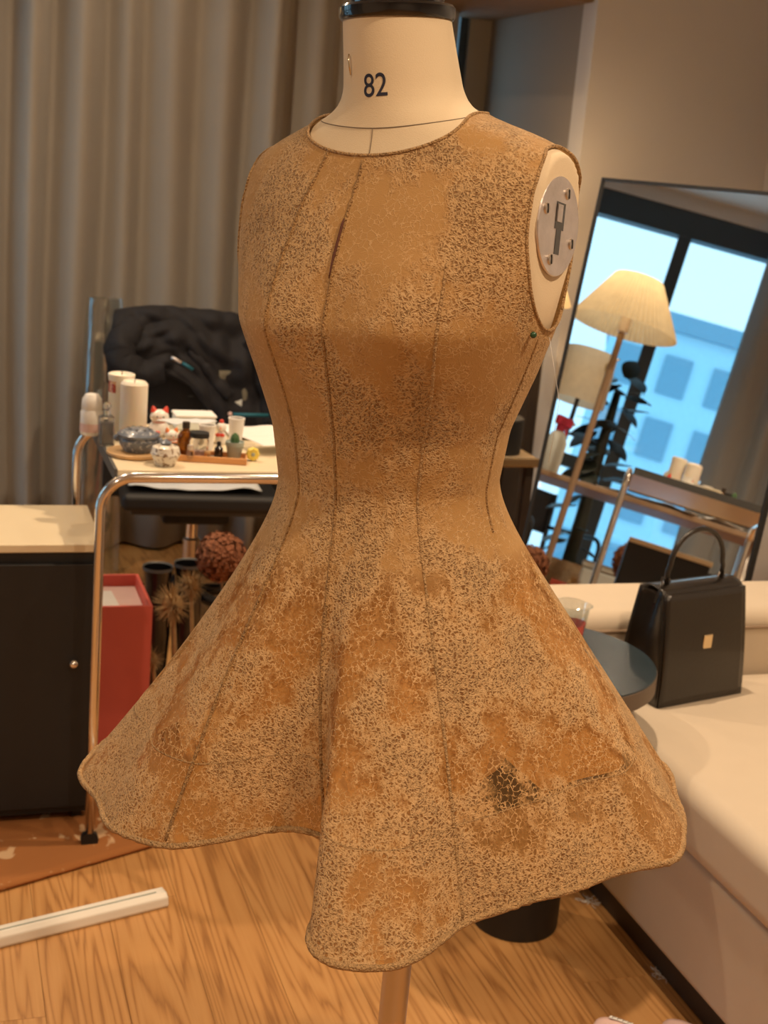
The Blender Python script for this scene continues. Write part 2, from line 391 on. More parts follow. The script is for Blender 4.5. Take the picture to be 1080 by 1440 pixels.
# back wall with a narrow window behind the curtain's end
WB0, WB1 = 1.60, 1.84
structure(boxes('wall_back', [(B0-.1, WB0, A1, A1+.12, 0, CEIL), (WB1, BD+.1, A1, A1+.12, 0, CEIL), (WB0, WB1, A1, A1+.12, 2.3, CEIL), (WB0, WB1, A1, A1+.12, 0, .1)], M['wall_grey'], rot=ROT))
wn = structure(boxes('window_2', [(WB0, WB0+.03, A1+.02, A1+.08, .1, 2.3), (WB1-.03, WB1, A1+.02, A1+.08, .1, 2.3), (WB0+.03, WB1-.03, A1+.02, A1+.08, 2.26, 2.3), (WB0+.03, WB1-.03, A1+.02, A1+.08, .1, .15)], M['framedark'], rot=ROT))
box('pane', WB0+.03, WB1-.03, A1+.045, A1+.053, .15, 2.26, M['pane'], wn, b=0)
structure(box('wall_recess', BD, BD+.1, AL+.10, A1, 0, CEIL, M['wall_grey'], b=0, rot=ROT))
structure(box('wall_end', BD, B1+.1, AL, AL+.10, 0, CEIL, M['wall'], b=0, rot=ROT))
structure(box('wall_right', B1, B1+.1, A0-.1, AL, 0, CEIL, M['wall'], b=0, rot=ROT))
structure(box('wall_front', B0-.1, B1+.1, A0-.1, A0, 0, CEIL, M['wall'], b=0, rot=ROT))
LW0, LW1, LZ0, LZ1 = 2.35, 4.70, .08, 2.52
structure(boxes('wall_left', [(B0-.12, B0, A0-.1, LW0, 0, CEIL), (B0-.12, B0, LW1, A1+.1, 0, CEIL), (B0-.12, B0, LW0, LW1, LZ1, CEIL), (B0-.12, B0, LW0, LW1, 0, LZ0)], M['wall'], rot=ROT))
wl = structure(boxes('window_1', [(B0-.09, B0-.01, LW0, LW1, LZ1-.14, LZ1), (B0-.09, B0-.01, LW0, LW1, LZ0, LZ0+.08)], M['framedark'], rot=ROT))
for k in range(4):
    a = LW0+(LW1-LW0-.07)*k/3; box('mullion', B0-.09, B0-.01, a, a+.07, LZ0+.08, LZ1-.14, M['framedark'], wl, b=.004)
box('transom_bar', B0-.08, B0-.02, LW0+.07, LW1-.07, 1.02, 1.09, M['framedark'], wl, b=.003)
for k in range(3):
    a = LW0+(LW1-LW0-.07)*k/3+.07; box('pane', B0-.055, B0-.047, a, a+(LW1-LW0-.07)/3-.07, LZ0+.08, LZ1-.14, M['pane'], wl, b=0)
structure(box('trim_1', 1.5, BD, AL+.02, A1, 1.945, CEIL, M['beam'], b=.01, rot=ROT))   # dropped timber soffit over the recess
structure(box('baseboard_end', BD, B1, AL-.012, AL, 0, .07, M['wall'], b=.003, rot=ROT))
structure(box('baseboard_recess', BD-.012, BD, AL+.1, A1, 0, .07, M['dark'], b=.003, rot=ROT))

# ------------------------------------------------------------------ curtains
def curtain(name, label, b0, b1, z0, z1, period, amp, m, seed, along_b=True, fixed=A1-.12):
    rnd = random.Random(seed); n = int((b1-b0)/period); ed = [b0+(b1-b0)*(i+rnd.uniform(-.22, .22))/n for i in range(n+1)]; ed[0], ed[-1] = b0, b1
    pts = []
    for i in range(n):
        A_ = amp*rnd.uniform(.7, 1.25)
        for k in range(12): pts.append((ed[i]+(ed[i+1]-ed[i])*k/12, A_, k/12))
    V, F = [], []; nz = 14
    for iz in range(nz):
        f = iz/(nz-1); z = z0+(z1-z0)*f
        for j, (s, A_, k) in enumerate(pts):
            sw = .02*mnoise.noise(Vector((s*3, z*.9, seed)))
            d = A_*(.5-.5*math.cos(2*math.pi*k))**.8*(1.12-.25*f)+sw
            x = s+.018*math.sin(z*1.7+s*9)*(1-f)
            V.append((x, fixed-d, z) if along_b else (fixed+d, x, z))
    n2 = len(pts)
    for iz in range(nz-1):
        for j in range(n2-1): F.append((iz*n2+j, iz*n2+j+1, (iz+1)*n2+j+1, (iz+1)*n2+j))
    o = obj(name, V, F, m, None, True, rot=ROT); solid(o, .003); return tag(o, label, 'curtain')
curtain('curtain', 'grey-taupe floor-length pleated curtain behind the office chair', B0+.35, 1.76, .012, 2.55, .15, .10, M['curtain'], 3)
curtain('curtain', 'slate-grey pleated curtain at the window reflected in the leaning mirror', 1.3, 2.72, .012, 2.55, .16, .07, M['curtain_b'], 9, False, B0+.08)

# ------------------------------------------------------------------ ceiling downlights
for i, (a, b, wt) in enumerate(LAMPS):
    nm = ['above the black side table', 'over the floor ahead of the dress form, window side', 'over the sofa end nearest the dress', 'above the cart of ornaments', 'above the sofa back', 'furthest behind the photographer', 'above the office chair'][i]
    zc = CEIL
    t = thing('ceiling_downlight', 'small round recessed warm ceiling downlight '+nm, 'ceiling light', rm(a, b, zc-.0155))
    lathe('trim_ring', [(.036, .001), (.050, 0), (.052, .006), (.050, .0155), (.036, .0155), (.036, .001)], M['white'], t, 24, ends=False)
    lathe('lens', [(.002, .008), (.035, .008), (.035, .012), (.002, .012)], M['down'], t, 24)
    ld = bpy.data.lights.new('downlight_lamp', 'SPOT'); ld.energy = wt; ld.color = WARM; ld.spot_size = R(140); ld.spot_blend = .8; ld.shadow_soft_size = .032
    lo = bpy.data.objects.new('downlight_lamp', ld); COL.objects.link(lo); lo.parent = t; lo.location = (0, 0, -.012)

# ------------------------------------------------------------------ dress form + dress (shared body shape)
OL = Vector((.055, 1.38, .55)); LEAN = R(4.4)
MW = Matrix.Translation(OL) @ Matrix.Rotation(-LEAN, 4, 'Y') @ Matrix.Translation((0, 0, -.55))   # local (x right, y away, z up) -> world, top leans left
YAW = R(30)
Lv = np.array([math.cos(YAW), -math.sin(YAW)]); Bk = np.array([math.sin(YAW), math.cos(YAW)])
BODY = np.array([  # z, half width, half depth, centre shift along left axis, forward shift, bust
 (.800, .118, .095, .004, 0), (.86, .130, .104, .003, 0), (.95, .132, .105, 0, 0), (1.02, .126, .100, -.008, 0), (1.06, .118, .094, -.013, 0), (1.10, .113, .090, -.014, 0),
 (1.16, .121, .097, -.010, .002), (1.22, .142, .113, -.003, .006), (1.27, .160, .122, .0, .010), (1.33, .172, .113, .004, .006), (1.38, .180, .098, .006, .0),
 (1.41, .180, .086, .007, -.004), (1.43, .166, .078, .007, -.005), (1.445, .138, .071, .006, -.004), (1.455, .112, .067, .005, -.003), (1.465, .085, .063, .003, -.001),
 (1.475, .067, .060, .002, 0), (1.490, .059, .0575, .001, .001), (1.52, .0555, .0555, -.002, .002), (1.556, .0525, .0525, -.006, .003)])
def body_at(z): return [np.interp(z, BODY[:, 0], BODY[:, i]) for i in range(1, 5)]
_bc = {}
def smooth_body(z):   # light smoothing of the table
    z = float(z)
    if z not in _bc: _bc[z] = _smooth_body(z)
    return _bc[z]
def _smooth_body(z):
    h = .006; return [(p+2*q+r)/4 for p, q, r in zip(body_at(z-h), body_at(z), body_at(z+h))]
ARMX = .164
def body_pt(th, z, off=0.0):
    """th: camera-side angle, 0 = towards camera, + = image right. returns local xyz"""
    a, b_, cl, fw = smooth_body(z); a += off; b_ += off
    u = np.array([math.sin(th), -math.cos(th)]); l, k = u@Lv, u@Bk
    ph = math.atan2(k/b_, l/a); e = .90+.10*max(0., min(1., (z-1.39)/.07))
    cl_, sl_ = math.cos(ph), math.sin(ph)
    l = a*math.copysign(abs(cl_)**e, cl_); k = b_*math.copysign(abs(sl_)**e, sl_)
    if k < 0:   # bust
        bz = math.exp(-((z-1.275)/.055)**2); k -= .012*bz*math.exp(-((abs(l)-.075)/.05)**2)
    lim = ARMX+off
    if z > 1.20:
        lim2 = lim+max(0, (1.27-z))*.35
        l = max(-lim2, min(lim2, l))
    p = Lv*(l+cl)+Bk*(k-fw)
    return (p[0], p[1], z)
def body_l(p, z):   # coordinate along the left-right axis of the form
    cl = smooth_body(z)[2]; return np.array(p[:2])@Lv-cl
def skirt_fn():
    H = [(-.352, .016, .755, -93), (-.322, -.062, .755, -79), (-.286, -.117, .755, -68), (-.23, -.155, .757, -58), (-.18, -.16, .765, -50), (-.123, -.155, .775, -42), (-.079, -.162, .78, -34),
         (-.058, -.185, .775, -29), (-.066, -.235, .755, -24), (-.076, -.287, .735, -18), (-.05, -.31, .725, -10), (-.006, -.31, .725, -2), (.032, -.289, .73, 7), (.08, -.247, .735, 19), (.125, -.222, .741, 30),
         (.169, -.205, .745, 40), (.243, -.173, .75, 55), (.278, -.152, .752, 63), (.302, -.09, .752, 75), (.312, -.01, .75, 89), (.30, .08, .75, 103), (.26, .17, .75, 120), (.2, .22, .75, 138), (.12, .21, .75, 150),
         (.06, .26, .75, 165), (0, .32, .75, 180), (-.08, .3, .75, 195), (-.13, .22, .75, 208), (-.21, .22, .75, 225), (-.3, .19, .755, 240), (-.345, .1, .755, 254)]
    n = len(H); P = np.array(H)
    def f(deg):
        d = (deg+93) % 360-93
        i = 0
        while i < n-1 and P[i+1, 3] <= d: i += 1
        def g(k): q = P[k % n].copy(); q[3] += 360*(k//n); return q
        p0, p1, p2, p3 = g(i-1), g(i), g(i+1), g(i+2)
        t = (d-p1[3])/(p2[3]-p1[3])
        m1 = (p2[:3]-p0[:3])/(p2[3]-p0[3])*(p2[3]-p1[3]); m2 = (p3[:3]-p1[:3])/(p3[3]-p1[3])*(p2[3]-p1[3])
        t2, t3 = t*t, t**3
        return p1[:3]*(2*t3-3*t2+1)+m1*(t3-2*t2+t)+p2[:3]*(-2*t3+3*t2)+m2*(t3-t2)
    return f
HEM = skirt_fn(); ZW = 1.105
def skirt_pt(deg, t, off=.006, mean=.30):
    th = R(deg); W = np.array(body_pt(th, ZW, off)); Hh = HEM(deg); M_ = np.array([mean*math.sin(th), -mean*math.cos(th), Hh[2]])
    q = W.copy(); e_ = .10; g1 = (t-e_*(1-math.exp(-t/e_)))/(1-e_); g2 = t**1.6
    q[:2] = W[:2]+g1*(M_[:2]-W[:2])+g2*(Hh[:2]-M_[:2]); q[2] = W[2]+t*(Hh[2]-W[2]); 
    q[:2] += .006*math.sin(math.pi*t)*np.array([math.sin(th), -math.cos(th)])*math.sin(R(deg*5))
    q[:2] += .0038*t**1.3*np.array([math.sin(th), -math.cos(th)])*(math.sin(R(deg*11+70))+.5*math.sin(R(deg*19)))
    return q
def clip(V, F, f):
    """keep the part of a tri/quad mesh where f > 0, cut smoothly"""
    V = [np.array(v) for v in V]; f = list(f); cache = {}; out = []; edges = []
    def cut(i, j):
        k = (min(i, j), max(i, j))
        if k not in cache:
            t = f[i]/(f[i]-f[j]); V.append(V[i]+(V[j]-V[i])*t); cache[k] = len(V)-1
        return cache[k]
    for q in F:
        s = [f[i] > 0 for i in q]
        if all(s): out.append(q); continue
        if not any(s): continue
        poly, e = [], []
        for a_, b_ in zip(q, q[1:]+q[:1]):
            if f[a_] > 0: poly.append(a_)
            if (f[a_] > 0) != (f[b_] > 0): c = cut(a_, b_); poly.append(c); e.append(c)
        if len(poly) >= 3: out.append(tuple(poly))
        if len(e) == 2: edges.append(tuple(e))
    used = sorted({i for q in out for i in q}); mp = {i: k for k, i in enumerate(used)}
    loops = []; adj = {}
    for a_, b_ in edges: adj.setdefault(a_, []).append(b_); adj.setdefault(b_, []).append(a_)
    seen = set()
    for s0 in adj:
        if s0 in seen: continue
        lp = [s0]; seen.add(s0)
        while True:
            nx = [x for x in adj[lp[-1]] if x not in seen]
            if not nx: break
            lp.append(nx[0]); seen.add(nx[0])
        if len(lp) > 8: loops.append([V[i] for i in lp])
    return [V[i] for i in used], [tuple(mp[i] for i in q) for q in out], loops
def resample(P, step):
    P = [np.array(p) for p in P]+[np.array(P[0])]; d = np.cumsum([0]+[np.linalg.norm(b-a) for a, b in zip(P, P[1:])])
    n = max(8, int(d[-1]/step)); s = np.linspace(0, d[-1], n, endpoint=False); P = np.array(P)
    return [np.array([np.interp(x, d, P[:, k]) for k in range(3)]) for x in s]

form = thing('dress_form', 'linen-covered dress form on a steel pole, its neck marked 82', 'dress form'); form.matrix_world = MW
# body
NT, ZS = 200, list(np.linspace(.80, 1.40, 70))+list(np.linspace(1.404, 1.556, 60))
V = [body_pt(2*math.pi*j/NT, z) for z in ZS for j in range(NT)]
F = [(i*NT+j, i*NT+(j+1) % NT, (i+1)*NT+(j+1) % NT, (i+1)*NT+j) for i in range(len(ZS)-1) for j in range(NT)]
F.append(tuple(range(NT-1, -1, -1))); F.append(tuple((len(ZS)-1)*NT+j for j in range(NT)))
obj('torso', V, F, M['linen'], form)
# printed size on the neck
tcu = bpy.data.curves.new('size_text', 'FONT'); tcu.body = '82'; tcu.size = .030; tcu.align_x = 'CENTER'; tcu.align_y = 'CENTER'; tcu.space_character = 1.0; tcu.offset = .00012
to = bpy.data.objects.new('size_text', tcu); COL.objects.link(to); bpy.context.view_layer.update()
tm = bpy.data.meshes.new_from_object(to.evaluated_get(bpy.context.evaluated_depsgraph_get())); bpy.data.objects.remove(to)
bm = bmesh.new(); bm.from_mesh(tm); bmesh.ops.subdivide_edges(bm, edges=[e for e in bm.edges if e.calc_length() > .003], cuts=3); bmesh.ops.triangulate(bm, faces=bm.faces)
for v in bm.verts:
    u_, v_ = v.co.x*.86, v.co.y
    th = R(-27)+u_/.056; v.co = body_pt(th, 1.492+v_+u_*.06, .0004)
bm.to_mesh(tm); bm.free(); tm.materials.append(M['ink'])
no = bpy.data.objects.new('size_number', tm); COL.objects.link(no); no.parent = form; tag(no, 'dark printed number 82')
# collar seam + short centre line
lp = []
for j in range(160):
    th = 2*math.pi*j/160; fr = .5+.5*math.cos(th-R(-30)); lp.append(body_pt(th, 1.478-.024*fr**1.3, .0003))
tube('collar_seam', lp, .0005, M['thread'], form, 6, True)
tube('centre_seam', [body_pt(R(-30), z, .0003) for z in np.linspace(1.454, 1.430, 10)], .0005, M['thread'], form, 6)
tube('pin', [body_pt(R(-58), 1.522, .002), body_pt(R(-56), 1.516, .004), body_pt(R(-57), 1.503, .0015)], .0007, M['brass'], form, 6)
# cap
nz_ = body_pt(0, 1.556); cc = (np.array(body_pt(0, 1.556))+np.array(body_pt(math.pi, 1.556)))/2
cap = lathe('neck_cap', [(.002, -.001), (.0545, -.001), (.0565, .002), (.0565, .010), (.0545, .0125), (.0455, .0130), (.0455, .0205), (.0435, .0225), (.036, .0230), (.036, .034), (.030, .040), (.012, .043), (.012, .062), (.016, .068), (.010, .078), (.001, .080)], M['black_gloss'], form, 48, loc=(cc[0], cc[1], 1.556))
# arm plates
for s in (1, -1):
    zc = 1.366; cl = smooth_body(zc)[2]; fw = smooth_body(zc)[3]
    Rm = Matrix.Rotation(-YAW, 4, 'Z') @ (Matrix.Rotation(math.pi/2, 4, 'Y') if s > 0 else Matrix.Rotation(-math.pi/2, 4, 'Y'))
    c = Lv*(s*ARMX+cl)+Bk*(-fw)
    pl = lathe('arm_plate', [(.002, -.001), (.0455, -.001), (.0462, .0006), (.0455, .002), (.002, .002)], M['steel'], form, 48)
    pl.matrix_local = Matrix.Translation((c[0], c[1], zc)) @ Rm
    # plate local: +z out of the body; for s>0 local x = down
    boxes('slot', [(-.022, .003, -.010, .010, .0021, .0024), (.003, .026, -.0055, .0055, .0021, .0024)], M['black_gloss'], pl, rot=(0, 0, R(-10)))
    boxes('tongue', [(-.020, -.004, -.008, .003, .0024, .0034)], M['steel'], pl, rot=(0, 0, R(-10)))
    for k in range(4):
        an = R(45+90*k+14); sc = lathe('screw', [(.001, 0), (.0056, 0), (.0050, .0014), (.001, .0018)], M['bronze'], pl, 12, loc=(.034*math.cos(an), .034*math.sin(an), .002))
        boxes('screw_slot', [(-.0042, .0042, -.0009, .0009, .0016, .0021)], M['black'], sc)
# pole, base (vertical in the world)
Mi = MW.inverted()
pole = lathe('pole', [(.0165, 0), (.0165, .86), (.013, .862), (.013, .90)], M['bronze'], form, 24); pole.matrix_local = Mi @ Matrix.Translation((.062, 1.40, .03))
fb = lathe('stand_base', [(.002, 0), (.19, 0), (.195, .008), (.19, .018), (.05, .03), (.03, .05), (.018, .09), (.002, .09)], M['black'], form, 48); fb.matrix_local = Mi @ Matrix.Translation((.062, 1.40, 0))
hb = lathe('hip_collar', [(.002, 0), (.03, 0), (.03, .06), (.002, .06)], M['black'], form, 24); hb.matrix_local = Mi @ Matrix.Translation((.062, 1.40, .80))

# ---- the dress
dress = thing('lace_dress', 'sleeveless golden-brown corded lace dress with flared skirt, worn by the dress form', 'dress'); dress.matrix_world = MW
NC = 420; degs = [-180+360*j/NC for j in range(NC)]
OFF = .0055
zb = list(np.linspace(ZW, 1.40, 100))+list(np.linspace(1.4015, 1.48, 80))
V, nval = [], []
for t in np.linspace(1, 0, 84)[:-1]:
    for d in degs: V.append(skirt_pt(d, t, OFF)); nval.append(1.0)
for z in zb:
    for d in degs:
        p = body_pt(R(d), z, OFF); V.append(p)
        k = np.array(p[:2])@Bk; fr = max(0, min(1, -k/.0795))
        nval.append((1.4690-.0405*fr**2.1)-z)
nr = 83+len(zb)
F = [(i*NC+j, i*NC+(j+1) % NC, (i+1)*NC+(j+1) % NC, (i+1)*NC+j) for i in range(nr-1) for j in range(NC)]
# keep the form's own shoulders inside the cloth: clip neckline, then armholes
n0 = len(V)
Vn, Fn, loop_n = clip(V, F, nval)
def arm_f(p):
    z = p[2]
    if z < 1.2: return 1.0
    l = abs(body_l(p, z)); k = np.array(p[:2])@Bk
    if l < .11: return 1.0
    fa = math.hypot((k-.004)/.064, (z-1.354)/.086)-1
    return max(fa, (.155-l)*30)
Va, Fa, loop_a = clip(Vn, Fn, [arm_f(p) for p in Vn])
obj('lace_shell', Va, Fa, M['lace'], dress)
for lp in loop_n: tube('neckline_binding', resample(lp, .006), .0017, M['cord'], dress, 8, True)
for lp in loop_a: tube('armhole_binding', resample(lp, .006), .0017, M['cord'], dress, 8, True)
# skirt shells
def shell(name, t0, t1, nt, off, m, inset=0.0, endf=None):
    V = []
    for i in range(nt):
        for d in degs:
            tt = t0+(t1-t0)*i/(nt-1)
            if endf: tt = t0+(endf(d)-t0)*i/(nt-1)
            q = skirt_pt(d, tt, off); r = np.array([math.sin(R(d)), -math.cos(R(d))]); q[:2] -= r*inset; V.append(q)
    F = [(i*NC+j, (i+1)*NC+j, (i+1)*NC+(j+1) % NC, i*NC+(j+1) % NC) for i in range(nt-1) for j in range(NC)]
    return obj(name, V, F, m, dress)
GAPS = [(-13, 6, .14), (-4, 4, .06), (31, 11, .14), (74, 7, .10), (-60, 16, .15), (-100, 10, .08), (120, 10, .10), (165, 9, .1), (205, 10, .1), (235, 8, .08)]
def lin_end(d):
    e = .772
    for c, w_, dp in GAPS:
        x = abs((d-c+180) % 360-180)/w_
        if x < 1: e = min(e, .772-dp*(1-x)**.9)
    return e
shell('lining', .02, .7, 50, OFF-.003, M['lining'], .006, lin_end)
shell('hem_facing', .775, .998, 14, OFF, M['band'], .0022)
def seam(name, deg, z0, z1, t1, r, m, off=.0022):
    pts = [body_pt(R(deg), z, OFF+off) for z in np.linspace(z1, z0, 60)] if z1 > z0 else []
    for t in np.linspace(.02, t1, 60):
        q = skirt_pt(deg, t, OFF+off); pts.append(q)
    rr = [r*(.8+.5*mnoise.noise(Vector((i*.9, deg, 1)))) for i in range(len(pts))]
    V, F = tube_vf(pts, rr, 7); return obj(name, V, F, m, dress)
seam('front_seam', -31, ZW, 1.424, .99, .0022, M['cord_dark'], -.0004)
seam('princess_seam', 16, ZW, 1.335, .985, .0020, M['cord'], -.0004)
seam('princess_seam', -58, ZW, 1.435, .985, .0022, M['cord_dark'], -.0004)
seam('side_seam', 58, ZW, 1.262, .12, .0020, M['cord_dark'], -.0004)
seam('side_seam', -118, ZW, 1.262, .985, .0015, M['cord_dark'], .0006)
seam('back_seam', 150, ZW, 1.44, .985, .0015, M['cord'], .0006)
tube('front_slit', [body_pt(R(-31.6), z, OFF+.0014) for z in np.linspace(1.372, 1.318, 12)], [.0005]+[.0014]*7+[.001, .0009, .0007, .0004], M['slit'], dress, 7)  # dark brown strip laid on the cloth along the front seam
hp = [skirt_pt(d, 1.0, OFF) for d in degs]
tube('hem_binding', hp, [.0034*(1+.35*mnoise.noise(Vector((i*.6, 2, 5)))) for i in range(NC)], M['cord'], dress, 8, True)
tube('facing_edge', [skirt_pt(d, .775, OFF-.002) for d in degs], .0008, M['cord'], dress, 6, True)
p = body_pt(R(52), 1.268, OFF+.004); ball('green_bead', .0032, mat('green_bead_glass', (.02, .07, .03), .2), dress, p, 12)
p1 = body_pt(R(62), 1.262, OFF+.004)
tube('loose_thread', [p1, (p1[0]+.012, p1[1], 1.20), (p1[0]+.004, p1[1], 1.14)], .00022, M['paper'], dress, 5)

# ------------------------------------------------------------------ sofa (front runs along A at b = 1.25)
sofa = thing('sofa', 'cream upholstered sofa on a dark plinth, behind the black side table', 'sofa', (0, 0, 0), RA)
box('plinth', 1.285, 2.30, .35, 2.54, 0, .075, M['dark'], sofa, .004)
box('body', 1.25, 2.34, .30, 2.345, .07, .30, M['cream'], sofa, .02, 3)
box('seat_cushion', 1.235, 2.02, 1.33, 2.348, .295, .425, M['cream'], sofa, .035, 4)
box('seat_cushion', 1.235, 2.02, .30, 1.325, .295, .425, M['cream'], sofa, .035, 4)
box('arm', 1.03, 2.34, 2.352, 2.575, .07, .560, M['cream'], sofa, .035, 4)
tube('arm_piping', [(1.05, 2.349, .520), (1.30, 2.3485, .522), (1.7, 2.3485, .522), (2.0, 2.3485, .522)], .0035, M['piping'], sofa, 6)
box('backrest', 2.02, 2.36, .30, 2.348, .28, .80, M['cream'], sofa, .05, 4)

# ------------------------------------------------------------------ round side table
tc_ = Vector((.325, 2.385, 0))
t = thing('side_table', 'small round black side table on a cylinder pedestal, against the cream sofa', 'side table', tc_)
lathe('pedestal', [(.002, 0), (.083, 0), (.085, .004), (.085, .515), (.002, .515)], M['black'], t, 48)
lathe('table_top', [(.002, .515), (.203, .515), (.207, .519), (.207, .550), (.205, .552)], M['taupe'], t, 64, ends=False)
lathe('top_inlay', [(.206, .5515), (.205, .5535), (.002, .5535)], M['tabletop'], t, 64, ends=False)
# clear cup with pink bits on it
t = thing('plastic_cup', 'crumpled clear plastic cup with red and pink print on the black side table', 'cup', (.375, 2.47, .5537), .4)
lathe('cup_wall', [(.024, .0), (.027, .002), (.034, .075), (.038, .078), (.036, .080)], M['frost'], t, 28, ends=False, wob=lambda a, i: 1+.06*math.sin(3*a+i))
lathe('print_band', [(.0285, .020), (.0310, .042)], M['coral'], t, 28, ends=False, wob=lambda a, i: 1+.06*math.sin(3*a+i))
lathe('cup_base', [(.001, .001), (.024, .001), (.024, .003), (.001, .003)], M['frost'], t, 20)

# ------------------------------------------------------------------ handbag on the seat
BGR = RA+R(14); W2, D2, HH = .115, .062, .225
bg_p = onz(924, 996, .4255)+Matrix.Rotation(BGR, 3, 'Z') @ Vector((W2, D2, 0))
t = thing('handbag', 'black leather satchel handbag with top handle on the sofa seat', 'handbag', (bg_p.x, bg_p.y, .4258), BGR)
def bagpt(u, v):
    # closed outline in plan, tapering to the top; gusset sides pinch inwards
    per = [(-W2, -D2), (W2, -D2), (W2, D2), (-W2, D2)]
    s_ = (u*4) % 4; i = int(s_); f = s_-i
    x = per[i][0]*(1-f)+per[(i+1) % 4][0]*f; y = per[i][1]*(1-f)+per[(i+1) % 4][1]*f
    tp = 1-.42*v**1.5
    y *= tp; x *= 1-.06*v
    if i in (1, 3): x -= math.copysign(.028*(v**.7)*(1-(2*f-1)**2), x)
    else: y += math.copysign(.006*math.sin(math.pi*v)*math.sin(math.pi*f), y)
    return (x, y, HH*v)
V = [bagpt(j/64, i/14) for i in range(15) for j in range(64)]
F = [(i*64+j, i*64+(j+1) % 64, (i+1)*64+(j+1) % 64, (i+1)*64+j) for i in range(14) for j in range(64)]; F.append(tuple(range(63, -1, -1)))
o = obj('body', V, F, M['leather'], t); o.modifiers.new('es', 'EDGE_SPLIT').split_angle = R(35); solid(o, .003, 1)
def flap(u, v):
    x = (u*2-1)*W2*.95*(1-.10*max(0, v-.55)**1.2*2)
    if v < .35: f = v/.35; return (x, .026-.052*f, HH+.004+.006*math.sin(math.pi*f))
    f = (v-.35)/.65; zz = HH+.004-.105*f*(1-.18*abs(u*2-1)**3); return (x, -.030-.019*(HH-zz)/.12, zz)
solid(grid('flap', flap, 24, 24, M['leather'], t), .003, 1)
box('clasp', -.012, .012, -.062, -.050, HH-.115, HH-.085, M['brass'], t, .002)
tube('handle', [(-.075, 0, HH+.008), (-.076, 0, HH+.035)]+arc((0, 0, HH+.045), .072, 180, 0, 16, (1, 0, 0), (0, 0, 1))+[(.076, 0, HH+.035), (.075, 0, HH+.008)], .0055, M['leather'], t, 10)
for s in (-1, 1): tube('handle_ring', arc((s*.075, 0, HH+.012), .009, 0, 340, 14, (1, 0, 0), (0, 0, 1)), .0018, M['chrome'], t, 6)
tube('hanging_cord', [(-.078, -.005, HH+.012), (-.098, -.010, HH+.028), (-.112, -.02, HH+.004), (-.120, -.02, HH-.02)], .0022, M['leather'], t, 6)

# ------------------------------------------------------------------ leaning mirror
MG = R(41); MTH = R(10.26)
nh = Vector((-math.sin(MG), -math.cos(MG), 0)); me_ = Vector((math.cos(MG), -math.sin(MG), 0))
mu = Vector((0, 0, math.cos(MTH)))-nh*math.sin(MTH); mn = nh*math.cos(MTH)+Vector((0, 0, math.sin(MTH)))
MT = ony(848, 250, 3.7); HL = MT.z/mu.z; MB_ = MT-mu*HL; WD = .66
t = thing('leaning_mirror', 'tall full-length mirror with a thin black frame, leaning beside the pale wall', 'mirror')
Mm = Matrix.Identity(4)
for i, c in enumerate((me_, -mn, mu)): Mm.col[i][:3] = c
Mm.translation = MB_; t.matrix_world = Mm       # local x along the base, y behind the glass, z up the mirror
obj('glass', [(.006, -.0005, .006), (WD-.006, -.0005, .006), (WD-.006, -.0005, HL-.006), (.006, -.0005, HL-.006)], [(0, 1, 2, 3)], M['mirror'], t, smooth=False)
boxes('frame', [(0, .006, -.006, .022, .001, HL), (WD-.006, WD, -.006, .022, .001, HL), (.008, WD-.008, -.006, .022, .001, .009), (.008, WD-.008, -.006, .022, HL-.008, HL)], M['black'], t)
box('back_panel', .006, WD-.006, .004, .018, .006, HL-.006, M['dark'], t, 0)
ft = Vector((WD*.5, .02, HL*.72)); Mmi = Mm.inverted()
foot = Mm @ ft; foot = Mmi @ Vector((foot.x-nh.x*.38, foot.y-nh.y*.38, .008))
tube('rear_prop', [ft, foot], .008, M['black'], t, 8)
def mir(px, py, tt):
    d = ray(px, py).normalized(); k = (MT-CAM).dot(mn)/d.dot(mn); h = CAM+d*k; r = d-mn*(2*d.dot(mn)); return h+r*tt

# ------------------------------------------------------------------ console with speaker and lit lamp, against the grey wall
cn = ony(757, 645, 3.95); ca, cb = ab(cn)
CB1 = cb; CA0 = 3.86 if False else ca
t = thing('console_shelf', 'low dark console with a tan top and brass front edge, behind the dress', 'console', rm(CA0, CB1), RA)
ZC = cn.z
box('top_board', -.62, 0, 0, .26, ZC-.022, ZC, M['tan_top'], t, .002)
box('front_edge', -.62, .002, -.010, 0, ZC-.026, ZC+.002, M['brass'], t, .004)
for x in (-.60, -.30, -.03):
    for y in (.01, .23): box('post', x, x+.025, y, y+.025, .14, ZC-.022, M['dark'], t, .002)
box('lower_shelf', -.62, 0, 0, .26, .12, .14, M['dark'], t, .002)
box('foot_rail', -.60, -.57, .01, .25, 0, .12, M['dark'], t, .002); box('foot_rail', -.05, -.02, .01, .25, 0, .12, M['dark'], t, .002)
box('wood_door', -.33, -.275, .03, .05, .14, ZC-.022, M['lampwood'], t, .002)
box('back_panel', -.62, 0, .25, .258, .14, ZC-.022, M['dark'], t, 0)
sp = onz(703, 641, ZC)
t = thing('speaker', 'small matt black cylindrical speaker standing on the console', 'speaker', (sp.x, sp.y+.06, ZC))
lathe('body', [(.002, 0), (.060, 0), (.064, .004), (.066, .104), (.002, .104)], M['black'], t, 40)
lathe('top_disc', [(.002, .104), (.064, .104), (.066, .107), (.062, .110), (.002, .110)], M['grey_metal'], t, 40)
lp_ = ony(727, 424, sp.y+.20)
t = thing('table_lamp', 'lit table lamp with warm parchment shade on the console, half hidden by the dress', 'lamp', (lp_.x, lp_.y, ZC))
lz = lp_.z-ZC
lathe('lamp_base', [(.002, 0), (.05, 0), (.05, .008), (.02, .02), (.008, .03), (.002, .03)], M['white'], t, 32)
lathe('stem', [(.007, .02), (.007, lz+.06)], M['white'], t, 14)
